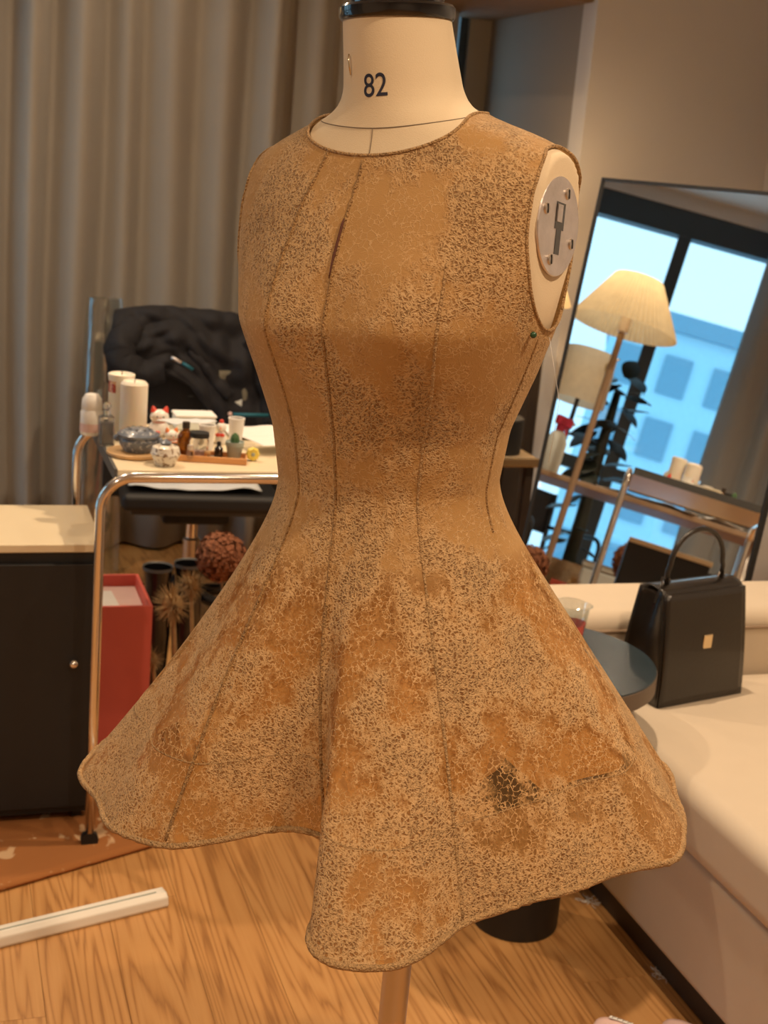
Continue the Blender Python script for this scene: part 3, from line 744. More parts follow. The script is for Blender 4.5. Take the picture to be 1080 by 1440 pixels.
lathe('shade', [(.165, lz), (.082, lz+.20)], M['shade_warm'], t, 96, ends=False, smooth=True, wob=lambda a, i: 1+.012*math.sin(48*a))
ball('bulb', .028, M['bulb'], t, (0, 0, lz+.10), 16)
pd = bpy.data.lights.new('lamp_light', 'POINT'); pd.energy = 5; pd.color = (1, .66, .34); pd.shadow_soft_size = .03
po = bpy.data.objects.new('lamp_light', pd); COL.objects.link(po); po.parent = t; po.location = (0, 0, lz+.15)
dt = ony(777, 447, 4.42)
box('darkening_board', 0, .035, 0, .44, .002, dt.z, M['dark'], tag(thing('added_dark_panel', 'dark brown panel added over the pale-lit recess wall behind the console', 'panel', rm(AL+.105, BD-.037, 0), RA)), .003)  # added board, darkens a strip of the pale-lit recess wall
q = rm(4.36, BD-.05)
t = thing('tall_cabinet', 'narrow pale grey cabinet standing in the corner behind the console', 'cabinet', (q.x, q.y, 0), RA)
box('carcass', -.20, .0, -.02, .20, .05, 1.30, M['doorgrey'], t, .003); box('plinth', -.18, -.02, 0, .18, 0, .05, M['dark'], t, .002)
box('door', -.195, -.005, -.036, -.021, .07, 1.28, M['doorgrey'], t, .002); box('handle', -.185, -.178, -.046, -.036, .62, .74, M['steel'], t, .002)

# ------------------------------------------------------------------ cart
CZ = .80; CF, CBk, CL, CR = 2.575, 3.02, .335, .93
t = thing('trolley_table', 'pale-topped trolley with bent chrome tube frame, covered in candles and ornaments', 'trolley', (0, 0, 0), RA)
box('top_board', CL, CR, CF, CBk, CZ-.018, CZ, M['cart_top'], t, .002)
box('edge_rail', CL-.006, CL, CF, CBk, CZ-.022, CZ+.001, M['grey_metal'], t, 0); box('edge_rail', CR, CR+.006, CF, CBk, CZ-.022, CZ+.001, M['grey_metal'], t, 0)
for yy in (CF-.013, CBk+.013):
    rr_ = .065; x0, x1 = CL-.032, CR+.032; zt = CZ-.012
    path = [(x0, yy, .035), (x0, yy, .3), (x0, yy, zt-rr_)]+arc((x0+rr_, yy, zt-rr_), rr_, 180, 90, 10, (1, 0, 0), (0, 0, 1))[1:]+arc((x1-rr_, yy, zt-rr_), rr_, 90, 0, 10, (1, 0, 0), (0, 0, 1))+[(x1, yy, .3), (x1, yy, .035)]
    tube('chrome_frame', path, .0105, M['chrome'], t, 14)
    for x in (x0, x1):
        w_ = lathe('caster', [(.004, -.008), (.018, -.008), (.018, .008), (.004, .008)], M['black'], t, 16, loc=(x, yy, .0185), rot=(math.pi/2, 0, 0))
tube('cross_bar', [(CL-.032, CF-.013, .12), (CL-.032, CBk+.013, .12)], .008, M['chrome'], t, 10); tube('cross_bar', [(CR+.032, CF-.013, .12), (CR+.032, CBk+.013, .12)], .008, M['chrome'], t, 10)

def on_cart(px, py, z=CZ): p = onz(px, py, z); p.z = z+.0004; return p
SC = 2.72/FPX   # metres per pixel near the cart
# pillar candles
def candle(name, label, px, py, rad, h, rim=False):
    t = thing(name, label, 'candle', on_cart(px, py)); pr = [(.002, 0), (rad-.002, 0), (rad, .003)]
    if rim: pr += [(rad, h-.02), (rad+.002, h-.006), (rad+.002, h-.002), (rad-.002, h), (rad-.007, h-.006), (.002, h-.008)]
    else: pr += [(rad, h-.006), (rad-.005, h), (rad-.008, h-.003), (.002, h-.004)]
    lathe('wax_body', pr, M['wax'], t, 40); tube('wick', [(0, 0, h-.01), (.001, 0, h+.004)], .001, M['black'], t, 6); return t
candle('pillar_candle', 'plain tall ivory pillar candle, front one of the pair', 186, 622, .0285, .131)
t = candle('pillar_candle', 'tall ivory pillar candle with wide rim and red label, behind the plain one', 168, 614, .0265, .138, True)
grid('label', lambda u, v: (.0271*math.cos(R(205+52*u)), .0271*math.sin(R(205+52*u)), .098+.030*v), 12, 2, M['label'], t)
t = thing('glass_bottle', 'square clear glass bottle with grey liquid at the trolley corner', 'bottle', on_cart(149, 626), .4)
box('bottle_body', -.0155, .0155, -.0155, .0155, 0, .062, M['glass'], t, .004); box('liquid', -.012, .012, -.012, .012, .004, .050, M['gel'], t, .002)
lathe('neck', [(.006, .06), (.006, .074)], M['glass'], t, 16); ball('stopper', .009, M['glass'], t, (0, 0, .083), 14)
t = thing('cosmetic_jar', 'rounded white jar with pink band, leftmost on the trolley', 'jar', on_cart(128, 611))
lathe('jar_body', [(.002, 0), (.022, 0), (.024, .004), (.024, .050), (.021, .056), (.002, .056)], M['white'], t, 28); lathe('band', [(.0243, .008), (.0243, .026)], M['pink'], t, 28, ends=False)
lathe('lid', [(.0215, .056), (.0225, .058), (.021, .078), (.014, .088), (.002, .090)], M['white'], t, 28)
# round board + incense burner
c0 = on_cart(189, 640)
t = thing('round_board', 'thin round light-wood board under the blue-grey burner', 'board', c0)
lathe('disc', [(.002, 0), (.052, 0), (.056, .003), (.056, .008), (.054, .0095), (.002, .0095)], M['plate_wood'], t, 48)
t = thing('incense_burner', 'squat slate-blue speckled ceramic burner with pierced lid on the round board', 'burner', (c0.x+.008, c0.y-.004, CZ+.0104))
lathe('pot', [(.002, 0), (.028, 0), (.030, .003), (.038, .014), (.040, .024), (.036, .031), (.002, .031)], M['blueglaze'], t, 40)
lathe('rim', [(.036, .030), (.042, .031), (.043, .036), (.038, .039), (.034, .038)], M['blueplain'], t, 40, ends=False)
lathe('lid', [(.038, .037), (.030, .044), (.016, .048), (.002, .0485)], M['blueglaze'], t, 40, ends=False)
for s in (-1, 1): ball('handle', .008, M['blueplain'], t, (s*.043, 0, .024), 12)
for k in range(8): lathe('lid_hole', [(.001, 0), (.0035, 0), (.0035, .0006), (.001, .0006)], M['black'], t, 10, loc=(.021*math.cos(k*.785), .021*math.sin(k*.785), .0468))
t = thing('lidded_bowl', 'small white ceramic bowl with brown painted pattern and knobbed lid', 'bowl', on_cart(232, 654))
lathe('bowl', [(.002, 0), (.019, 0), (.020, .003), (.028, .020), (.030, .023), (.002, .023)], M['patglaze'], t, 36)
lathe('lid', [(.030, .0235), (.0285, .027), (.026, .037), (.016, .041), (.002, .042)], M['patglaze'], t, 36, ends=False)
lathe('knob', [(.009, .041), (.012, .046), (.001, .053)], M['blueplain'], t, 16, ends=False)
# cat figurines
def cat(name, label, p, s, body, ear, rot):
    t = thing(name, label, 'figurine', p, rot)
    lathe('body', [(.001, 0), (.020*s, 0), (.024*s, .006*s), (.022*s, .022*s), (.012*s, .034*s), (.001, .036*s)], body, t, 24)
    ball('head', .018*s, body, t, (0, -.003*s, .042*s), 20, (1.15, .95, .88))
    for k in (-1, 1):
        lathe('ear', [(.008*s, 0), (.004*s, .009*s), (.0005, .013*s)], ear, t, 12, loc=(k*.012*s, -.002*s, .053*s), rot=(0, k*.3, 0))
        ball('eye', .0018*s, M['black'], t, (k*.007*s, -.0195*s, .044*s), 8)
        ball('paw', .007*s, body, t, (k*.013*s, -.020*s, .008*s), 10)
    ball('nose', .0018*s, M['red'], t, (0, -.0207*s, .040*s), 8)
    tube('collar', arc((0, -.001*s, .031*s), .0135*s, 0, 360, 20, (1, 0, 0), (0, 1, 0)), .002*s, M['red'], t, 6)
    return t
cat('cat_figurine', 'white cat figurine with red-lined ears behind the front candle', on_cart(223, 612), 1.0, M['white'], M['red'], .3)
t = cat('cat_figurine', 'small orange and white striped animal figurine behind the patterned bowl', on_cart(240, 632), .72, M['white'], M['orange'], .5)
for k, z in enumerate((.010, .016, .022)): tube('stripe', arc((0, 0, z*.72+.002), .0178-.0008*k, 190, 350, 12, (1, 0, 0), (0, 1, 0)), .0016, M['orange' if k != 1 else 'black'], t, 6)
ball('cape', .013, M['orange'], t, (.007, .004, .017), 14, (1, .9, 1.1))
t = thing('box', 'small red-brown box under the white cat figurine', 'box', on_cart(212, 619), .2); box('carton', -.018, .018, -.012, .012, 0, .012, M['rust'], t, .001); box('lid', -.019, .019, -.013, .013, .012, .018, M['coral'], t, .001)
# orange wood tray and its bottles
tp_ = on_cart(298, 648)
t = thing('wood_tray', 'shallow orange-brown wooden tray holding bottles and a cactus', 'tray', tp_, R(6))
box('tray_floor', -.068, .068, -.022, .030, 0, .003, M['tray_wood'], t, .001)
boxes('tray_rim', [(-.071, .071, -.025, -.020, 0, .013), (-.071, .071, .030, .034, 0, .013), (-.071, -.067, -.020, .030, 0, .013), (.067, .071, -.020, .030, 0, .013)], M['tray_wood'], t, .0012)
def in_tray(px, py): p = onz(px, py, CZ+.003); p.z = CZ+.0040; return p
t = thing('amber_bottle', 'brown amber glass bottle at the left end of the wooden tray', 'bottle', in_tray(260, 638))
lathe('bottle_body', [(.002, 0), (.0155, 0), (.0165, .003), (.0165, .036), (.012, .045), (.007, .049), (.007, .054), (.002, .054)], M['amber'], t, 28); lathe('cap', [(.002, .053), (.008, .053), (.008, .066), (.002, .066)], M['dark'], t, 20)
t = thing('glass_jar', 'clear glass jar with black lid on the wooden tray', 'jar', in_tray(279, 642))
lathe('jar_body', [(.018, .001), (.020, .004), (.020, .034), (.017, .040)], M['glass'], t, 32, ends=False); lathe('contents', [(.002, .001), (.0175, .001), (.0175, .013), (.002, .015)], M['pink'], t, 24)
lathe('lid', [(.002, .040), (.020, .040), (.0205, .043), (.020, .050), (.002, .050)], M['black'], t, 28)
t = thing('small_vial', 'tiny clear vial with silver cap in front of the glass jar', 'vial', in_tray(267, 647)); lathe('vial_body', [(.007, .001), (.008, .003), (.008, .018), (.005, .021)], M['glass'], t, 18, ends=False); lathe('cap', [(.002, .020), (.006, .020), (.006, .030), (.002, .030)], M['steel'], t, 16)
t = thing('cork_stopper', 'small orange cork beside the glass jar', 'cork', in_tray(291, 646)); lathe('cork', [(.002, 0), (.0055, 0), (.007, .013), (.002, .013)], M['tray_wood'], t, 16); lathe('top', [(.0065, .0131), (.006, .016), (.002, .016)], M['plate_wood'], t, 16, ends=False)
t = thing('black_bottle', 'little black bottle beside the cactus pot', 'bottle', in_tray(307, 643)); lathe('bottle_body', [(.002, 0), (.0085, 0), (.009, .002), (.009, .018), (.004, .023), (.002, .023)], M['black_gloss'], t, 18); lathe('cap', [(.002, .0231), (.0045, .0231), (.0042, .032), (.002, .032)], M['black'], t, 14)
t = thing('compact_case', 'flat black compact case at the front of the wooden tray', 'case', in_tray(299, 648), .1); box('base', -.011, .011, -.006, .006, 0, .005, M['black'], t, .001); box('lid', -.011, .011, -.006, .006, .0053, .009, M['black_gloss'], t, .001)
t = thing('cactus_pot', 'small green cactus in a sage-grey pot on the wooden tray', 'potted plant', in_tray(329, 644))
lathe('pot', [(.002, 0), (.012, 0), (.0135, .002), (.0175, .024), (.019, .025), (.0195, .034), (.0175, .034), (.017, .031), (.002, .031)], M['sage'], t, 30)
lathe('cactus', [(.002, .030), (.008, .031), (.0085, .040), (.006, .048), (.001, .052)], M['cactus'], t, 20, wob=lambda a, i: 1+.12*math.cos(8*a))
# white cups and red-combed figurine
for px, py, lb, hh_ in ((290, 632, 'plain white paper cup left of the red-capped figurine', .055), (331, 622, 'white paper cup behind the cactus pot', .056)):
    t = thing('paper_cup', lb, 'cup', on_cart(px, py), group='white cups on the trolley'); lathe('cup_wall', [(.0135, 0), (.0175, hh_-.004), (.0165, hh_-.004), (.013, .004), (.002, .004)], M['paper'], t, 30, ends=False); tube('rim', arc((0, 0, hh_-.003), .0172, 0, 360, 28, (1, 0, 0), (0, 1, 0)), .0014, M['paper'], t, 6)
t = thing('figurine', 'small white figurine with a red cap and red bow between the white cups', 'figurine', on_cart(310, 624))
lathe('body', [(.002, 0), (.011, 0), (.013, .005), (.011, .020), (.006, .027), (.002, .028)], M['white'], t, 22); ball('head', .011, M['white'], t, (0, 0, .036), 16); ball('cap', .0052, M['red'], t, (0, 0, .0485), 12)
ball('bow', .005, M['red'], t, (.004, -.011, .021), 10, (1.3, .6, .8)); ball('bow', .005, M['red'], t, (-.005, -.011, .021), 10, (1.3, .6, .8)); ball('beak', .002, M['orange'], t, (0, -.0115, .036), 8)
t = thing('tape_measure', 'yellow scalloped tape measure beside the tray', 'tape measure', on_cart(355, 648), .2)
lathe('case', [(.002, -.007), (.0115, -.007), (.0135, -.004), (.0135, .004), (.0115, .007), (.002, .007)], M['yellow'], t, 36, loc=(0, 0, .0142), rot=(math.pi/2, 0, 0), wob=lambda a, i: 1+.05*math.cos(8*a)); lathe('button', [(.001, 0), (.004, 0), (.0035, .002), (.001, .0025)], M['sage'], t, 14, loc=(0, -.0072, .0142), rot=(math.pi/2, 0, 0))
# papers and cloth
def sheet(name, label, cat, c, rot, wx, wy, m, seed, amp=.008, zz=.002, lean=0):
    def f(u, v): x = (u-.5)*wx; y = (v-.5)*wy; return (x, y, zz+amp*(.5+.5*mnoise.noise(Vector((x*14, y*14, seed))))+lean*v)
    o = grid(name, f, 22, 18, m, None, c, (0, 0, rot)); solid(o, .0012); return tag(o, label, cat)
sheet('paper_sheet', 'loose creased white papers at the back right of the trolley', 'paper', on_cart(378, 612), RA, .20, .13, M['paper'], 3, .012)
sheet('pattern_paper', 'folded white pattern paper beside the tape measure', 'paper', on_cart(392, 634), RA+.3, .13, .09, M['paper'], 5, .010, .018)
t = thing('storage_box', 'low translucent white storage box behind the bottles', 'box', on_cart(272, 602), RA); box('tub', -.045, .045, -.03, .03, 0, .028, M['mint'], t, .004); box('lid', -.047, .047, -.032, .032, .0285, .035, M['paper'], t, .003)
sheet('tissue', 'crumpled white tissue lying across the storage box', 'tissue', on_cart(262, 600, CZ+.036), RA+.5, .11, .07, M['whitecloth'], 8, .022, .001)

# ------------------------------------------------------------------ office chair with clothes
ch = rm(3.95, .745); CHR = RA-R(4)
t = thing('office_chair', 'black office swivel chair by the curtain, jacket over its back', 'chair', ch, CHR)
SZ = .40
box('seat', -.23, .23, -.25, .22, SZ, SZ+.055, M['black'], t, .02, 3)
box('seat_pan', -.20, .20, -.20, .18, SZ-.02, SZ, M['grey_metal'], t, .004)
box('tilt_mechanism', -.10, .10, -.10, .10, SZ-.075, SZ-.02, M['black'], t, .01)
box('lever', -.17, -.10, -.03, -.005, SZ-.055, SZ-.045, M['steel'], t, .003)
box('lever', .10, .16, -.03, -.005, SZ-.055, SZ-.045, M['steel'], t, .003)
lathe('gas_lift', [(.018, .24), (.018, SZ-.07)], M['chrome'], t, 20); lathe('lift_sleeve', [(.026, .085), (.026, .255), (.02, .26)], M['bronze'], t, 20)
lathe('hub', [(.02, .06), (.045, .065), (.045, .095), (.02, .11)], M['black'], t, 20)
for k in range(5):
    an = R(18+72*k); ca_, sa_ = math.cos(an), math.sin(an)
    l_ = tube('leg', [(.03*ca_, .03*sa_, .085), (.16*ca_, .16*sa_, .078), (.29*ca_, .29*sa_, .062)], [.02, .017, .012], M['black_gloss'], t, 10)
    lathe('caster', [(.005, -.016), (.025, -.016), (.027, -.01), (.027, .01), (.025, .016), (.005, .016)], M['black'], l_, 18, loc=(.285*ca_, .285*sa_, .0275), rot=(math.pi/2, 0, an+1.0))
def backr(u, v):
    x = (u-.5)*.45*(1-.10*abs(v-.5)); return (x, .23+.05*(v)-.04*math.cos((u-.5)*2.6), SZ+.07+.43*v)
solid(grid('backrest', backr, 20, 16, M['black'], t), .03, 0)
for z in (.17, .26): tube('back_rib', [(-.2, .235, SZ+z), (-.1, .21, SZ+z), (0, .202, SZ+z), (.1, .21, SZ+z), (.2, .235, SZ+z)], .006, M['grey_metal'], t, 6)
box('back_spine', -.03, .03, .23, .27, SZ-.03, SZ+.25, M['black'], t, .01)
for s in (-1, 1):
    box('armrest_post', s*.255-.018, s*.255+.018, -.02, .03, SZ-.01, SZ+.19, M['black'], t, .006); box('armrest_pad', s*.255-.03, s*.255+.03, -.14, .10, SZ+.19, SZ+.215, M['black'], t, .01)
    box('armrest_bracket', min(s*.20, s*.255), max(s*.20, s*.255), -.02, .03, SZ-.012, SZ+.0, M['black'], t, .002)
def world_of(p): return Matrix.Translation(ch) @ Matrix.Rotation(CHR, 4, 'Z') @ Vector(p)
sheet('folded_cloth', 'folded white cloth lying on the office chair seat', 'cloth', world_of((-.02, -.06, SZ+.0555)), CHR, .38, .34, M['whitecloth'], 12, .025, .002)
# jacket draped over the backrest
jk = thing('jacket', 'black softshell jacket with teal trim draped over the chair back', 'jacket', ch, CHR)
TOPZ = SZ+.535
def jfront(u, v):
    x = (u-.47)*.52
    drop = np.interp(u, [0, .08, .2, .32, .45, .55, .66, .8, .92, 1], [.20, .235, .22, .19, .225, .30, .345, .365, .36, .33])
    bulge = .012*mnoise.noise(Vector((x*11, v*5, 3)))+.016*mnoise.noise(Vector((x*24, v*9, 7)))
    topz = TOPZ-.035*abs((u-.45)*2)**3-.012*u
    if v < .22:
        f = v/.22; return (x*(1-.10*(1-f)), .33-.13*f, topz-.03*(1-f)**2+bulge*.4)
    f = (v-.22)/.78; fl = 1+.16*f*(1 if u > .5 else .55)
    return (x*fl, .20-.035*math.sin(min(1, f*2.4)*math.pi/2)-.045*f-bulge*1.6, topz-drop*1.0*f)
o = sub(grid('jacket_body', jfront, 44, 34, M['navy'], jk), 1); solid(o, .010, 0)
def jback(u, v): x = (u-.47)*.50; return (x, .335+.012*mnoise.noise(Vector((x*12, v*5, 9)))+.02*v, TOPZ-.045*abs((u-.45)*2)**3-.02-.42*v)
solid(grid('jacket_back', jback, 30, 18, M['navy'], jk), .006, 0)
# sleeves: a bunched one on the left, one folded across the front
def sleeve(name, path, rad, seed):
    P = [Vector(p) for p in path]; Q = []
    for i in range(len(P)-1):
        for k in range(8): Q.append(P[i].lerp(P[i+1], k/8))
    Q.append(P[-1]); rr = [rad[0]+(rad[1]-rad[0])*i/(len(Q)-1)+.006*mnoise.noise(Vector((i*.7, seed, 0))) for i in range(len(Q))]
    V, F = tube_vf(Q, rr, 16); V = [tuple(Vector(v)+Vector((mnoise.noise(Vector(v)*22+Vector((seed, 0, 0))), mnoise.noise(Vector(v)*22+Vector((0, seed, 5))), mnoise.noise(Vector(v)*22+Vector((3, 3, seed)))))*.010) for v in V]
    return sub(obj(name, V, F, M['navy'], jk), 1)
sleeve('sleeve', [(-.19, .20, TOPZ-.07), (-.225, .15, TOPZ-.12), (-.225, .125, TOPZ-.17), (-.16, .12, TOPZ-.20), (-.09, .12, TOPZ-.19)], (.055, .036), 2)
sleeve('sleeve', [(.17, .18, TOPZ-.08), (.215, .155, TOPZ-.16), (.245, .14, TOPZ-.26), (.25, .13, TOPZ-.34)], (.040, .040), 5)
sleeve('collar', [(-.02, .155, TOPZ-.12), (.05, .14, TOPZ-.19), (.11, .13, TOPZ-.26)], (.016, .022), 8)
def strip(name, a, b, m, r=.005): tube(name, [a, b], r, m, jk, 6)
strip('teal_zip_tape', (-.045, .075, TOPZ-.152), (-.012, .070, TOPZ-.170), M['teal']); strip('silver_zip_pull', (-.078, .078, TOPZ-.137), (-.047, .075, TOPZ-.151), M['steel'])
strip('teal_hem_tape', (.115, .055, TOPZ-.300), (.225, .062, TOPZ-.300), M['teal'], .006); ball('zip_pull', .007, M['pink'], jk, (.105, .052, TOPZ-.298), 10)
obj('triangle_mark', [(.118, .058, TOPZ-.262), (.140, .058, TOPZ-.252), (.140, .060, TOPZ-.275)], [(0, 1, 2)], M['mint'], jk, smooth=False)
def ol(u, v):
    x = .075+.10*u*(1-.35*v)+.02*v; return (x+.0, .14+.012*mnoise.noise(Vector((u*4, v*4, 2))), TOPZ-.18-.26*v)
o = grid('trousers', ol, 14, 16, M['olive'], None, ch, (0, 0, CHR)); solid(o, .006); tag(o, 'olive-grey garment hanging under the black jacket', 'garment')
cb_ = world_of((-.27, .40, .0))
def pb(u, v): an = 2*math.pi*u; r_ = .075*(1-.25*v)*(1+.12*mnoise.noise(Vector((math.cos(an)*2, math.sin(an)*2, v*3)))); return (r_*math.cos(an), r_*.5*math.sin(an), .004+.92*v)
tag(grid('garment_cover', pb, 28, 14, M['frost'], None, (cb_.x, cb_.y+.03, 0), (0, 0, CHR), True), 'clear plastic garment cover standing behind the left of the chair', 'garment cover')

# ------------------------------------------------------------------ left floor things
bx_ = ony(215, 852, 2.93); ba, bb = ab(bx_)
t = thing('gift_box', 'open coral-red cardboard box with white paper inside, behind the chrome trolley leg', 'box', rm(ba, bb), RA)
BH = bx_.z; BW, BD2 = .165, .24
boxes('box_walls', [(-BW, 0, 0, .008, 0, BH), (-BW, 0, BD2-.008, BD2, 0, BH), (-BW, -BW+.008, .008, BD2-.008, 0, BH), (-.008, 0, .008, BD2-.008, 0, BH), (-BW+.008, -.008, .008, BD2-.008, 0, .01)], M['coral'], t, .001)
box('inner_tray', -BW+.009, -.009, .009, BD2-.009, .02, BH-.028, mat('blush_tissue', (.74, .52, .48), .7), t, .002)
box('card', -BW+.03, -.06, .03, BD2-.05, BH-.0275, BH-.024, M['paper'], t, .001, rot=(0, 0, .06))
kb = ony(142, 764, 2.62); ka, kk = ab(kb)
t = thing('bedside_cabinet', 'black cabinet with cream top at the far left, beside the trolley leg', 'cabinet', rm(ka, kk), RA)
box('carcass', -.36, 0, 0, .30, .03, kb.z-.018, M['black'], t, .003); box('top', -.365, .004, -.006, .30, kb.z-.018, kb.z, M['cart_top'], t, .003); box('door', -.35, -.01, -.014, 0, .05, kb.z-.04, M['black'], t, .002)
ball('knob', .010, M['chrome'], t, (-.05, -.022, kb.z*.6), 12)
for px in ((0),): 
    for x in (-.34, -.04):
        for y in (.03, .27): box('foot', x, x+.02, y-.01, y+.01, 0, .03, M['black'], t, 0)
# black vases and dried flowers
def vase(name, label, px, py, Y, r, cat='vase'):
    p = ony(px, py, Y); t = thing(name, label, cat, (p.x, p.y, 0)); h = p.z
    lathe('vase_wall', [(.002, 0), (r*.72, 0), (r*.8, .01), (r*1.0, h*.45), (r*.86, h*.86), (r, h), (r*.93, h-.002), (r*.78, h*.85), (r*.7, h*.4), (.002, h*.35)], M['black_gloss'], t, 36, ends=False)
    lathe('rim', [(r*.93, h-.001), (r*1.01, h+.003), (r*1.02, h-.006)], M['grey_metal'], t, 36, ends=False)
    return p
vase('black_vase', 'glossy black open vase nearer the coral box', 222, 797, 3.42, .040)
v2 = vase('black_vase', 'glossy black open vase nearer the dried hydrangea', 266, 792, 3.45, .040)
def petals(n, rad, c, size, rnd, shell=.55):
    V, F = [], []
    for _ in range(n):
        d = Vector((rnd.gauss(0, 1), rnd.gauss(0, 1), rnd.gauss(0, 1))).normalized(); p = Vector(c)+d*rad*rnd.uniform(shell, 1.05)
        s = d.cross(Vector((rnd.gauss(0, 1), rnd.gauss(0, 1), rnd.gauss(0, 1)))).normalized(); q = d.cross(s); k = len(V); z = size*rnd.uniform(.7, 1.3)
        V += [tuple(p-s*z), tuple(p+q*z+d*z*.5), tuple(p+s*z), tuple(p-q*z+d*z*.3)]; F.append((k, k+1, k+2, k+3))
    return V, F
def hyd(label, p, rad, base, seed):
    rnd = random.Random(seed); t = thing('dried_hydrangea', label, 'dried flower', (base[0], base[1], 0)); c = p-Vector((base[0], base[1], 0))
    V, F = petals(1500, rad, c, rad*.12, rnd, .78); o = obj('flower_head', V, F, M['hydrangea'], t, smooth=False); o['kind'] = 'stuff'
    ball('flower_core', rad*.72, M['hydrangea'], t, c, 16); tube('stem', [(0, 0, .01), c*.5+Vector((.01, 0, 0)), c-Vector((0, 0, rad*.5))], .004, M['straw'], t, 6)
ph = ony(311, 783, 3.3); hyd('large red-brown dried hydrangea head left of the flared skirt', ph, .062, (ph.x+.02, ph.y+.06), 4)
def protea(label, p, rad, base, seed):
    rnd = random.Random(seed); t = thing('dried_protea', label, 'dried flower', (base[0], base[1], 0)); c = p-Vector((base[0], base[1], 0)); V, F = [], []
    for k in range(240):
        th = rnd.uniform(0, 6.283); ph_ = rnd.uniform(.15, 2.2); d = Vector((math.sin(ph_)*math.cos(th), -math.cos(ph_)*.8, math.sin(ph_)*math.sin(th))).normalized()
        s = d.cross(Vector((0, 0, 1))).normalized()*rad*.06; q0 = c+d*rad*.3; q1 = c+d*rad*rnd.uniform(.9, 1.25)+Vector((rnd.gauss(0, 1), rnd.gauss(0, 1), rnd.gauss(0, 1)))*rad*.07; n_ = len(V)
        V += [tuple(q0-s), tuple(q0+s), tuple(q1)]; F.append((n_, n_+1, n_+2))
    o = obj('bristles', V, F, M['straw'], t, smooth=False); o['kind'] = 'stuff'; ball('flower_core', rad*.55, M['straw'], t, c, 14); tube('stem', [(0, 0, .01), c-Vector((0, -rad*.3, rad*.3))], .005, M['straw'], t, 6)
pp = ony(243, 850, 3.05); protea('spiky straw-coloured dried flower head under the hydrangea', pp, .048, (pp.x+.02, pp.y+.05), 6)
pp = ony(268, 822, 3.12); protea('smaller straw dried flower between the hydrangea and the spiky head', pp, .036, (pp.x+.02, pp.y+.05), 8)
pp = ony(213, 927, 2.98); protea('low straw-coloured dried sprig beside the coral box', pp, .028, (pp.x+.03, pp.y+.05), 11)
# rug: far-left floor, front edge near the picture's lower left
e0, e1 = onz(133, 1217, 0), onz(232, 1188, 0); rd = (e1-e0).normalized(); rn = Vector((-rd.y, rd.x, 0))
def rugf(u, v): p = e1+rd*(.02-1.5*u)+rn*(1.1*v); return (p.x, p.y, .007+.0015*mnoise.noise(p*40))
o = grid('rug', rugf, 60, 44, M['rug']); solid(o, .006, 0); tag(o, 'rust-brown patterned rug under the trolley, cream motif at its corner', 'rug')
# white profile on the floor
b0_, b1_ = onz(231, 1268, .0), onz(133, 1292, .0); dv = (b0_-b1_).normalized()
t = thing('white_profile', 'white plastic profile strip lying on the wood floor near the rug', 'strip', b0_, math.atan2(dv.y, dv.x))
prof = [(-.021, 0), (.021, 0), (.022, .006), (.019, .020), (.010, .027), (-.010, .027), (-.019, .020), (-.022, .006)]
V = [(x, y, z) for x in (-.9, 0) for y, z in prof]; F = [(i, (i+1) % 8, 8+(i+1) % 8, 8+i) for i in range(8)]+[tuple(range(7, -1, -1)), tuple(range(8, 16))]
bev(obj('strip_body', V, F, M['foam'], t, smooth=False), .003)
tube('groove', [(-.9, -.004, .0275), (-.02, -.004, .0275)], .0012, M['sage'], t, 5)
# slippers at the lower right corner
def slipper(label, px, py, rot, lettered):
    p = onz(px, py, 0); t = thing('slipper', label, 'slipper', p, rot); out = [(0, -.115), (.03, -.11), (.04, -.07), (.036, 0), (.045, .06), (.04, .105), (.018, .13), (-.01, .13), (-.036, .105), (-.042, .05), (-.036, 0), (-.04, -.07), (-.03, -.11)]
    n = len(out); V = [(x, y, z) for z in (0, .022) for x, y in out]; F = [(i, (i+1) % n, n+(i+1) % n, n+i) for i in range(n)]+[tuple(range(n-1, -1, -1)), tuple(range(n, 2*n))]
    bev(obj('sole', V, F, M['pink'], t, smooth=False), .006)
    solid(grid('strap', lambda u, v: (-.043*math.cos(math.pi*u), .02+.075*v, .018+.040*math.sin(math.pi*u)**.7*(1-.35*v)), 20, 8, M['pink'], t), .006, 0)
    if lettered:
        box('label_tag', -.02, .02, .0, .012, .0, .001, M['paper'], t, 0, loc=(0, .085, .0505), rot=(R(-17), 0, 0))
        for k in range(4): boxes('letter', [(-.016+.009*k, -.0145+.009*k, .002, .010, .0011, .0014), (-.016+.009*k, -.010+.009*k, .0085, .010, .0011, .0014)], M['black'], t, loc=(0, .085, .0505), rot=(R(-17), 0, 0))
slipper('pale pink slipper with a white lettered tag, nearest the frame bottom', 846, 1512, R(-25), True)
slipper('plain pale pink slipper beside the lettered one', 935, 1512, R(-32), False)
# lint
def lint(label, px, py, n, s, seed):
    rnd = random.Random(seed); p = onz(px, py, .001); V, F = [], []
    for _ in range(n):
        q = Vector((rnd.gauss(0, s*.3), rnd.gauss(0, s*.3), .0012)); d = rnd.uniform(0, 6.28); pts = []
        for k in range(5): pts.append(q.copy()); d += rnd.uniform(-.7, .7); q += Vector((math.cos(d), math.sin(d), rnd.uniform(0, .3)))*s*.25
        tube_vf(pts, .0007, 4, False, V, F)
    o = obj('lint_tuft', V, F, M['paper'], None, True, (p.x, p.y, .0005)); tag(o, label, 'lint')
lint('white fluff tuft on the floor under the sofa front', 930, 1370, 26, .022, 1); lint('white fluff on the floor at the far end of the sofa plinth', 828, 1268, 20, .018, 2)

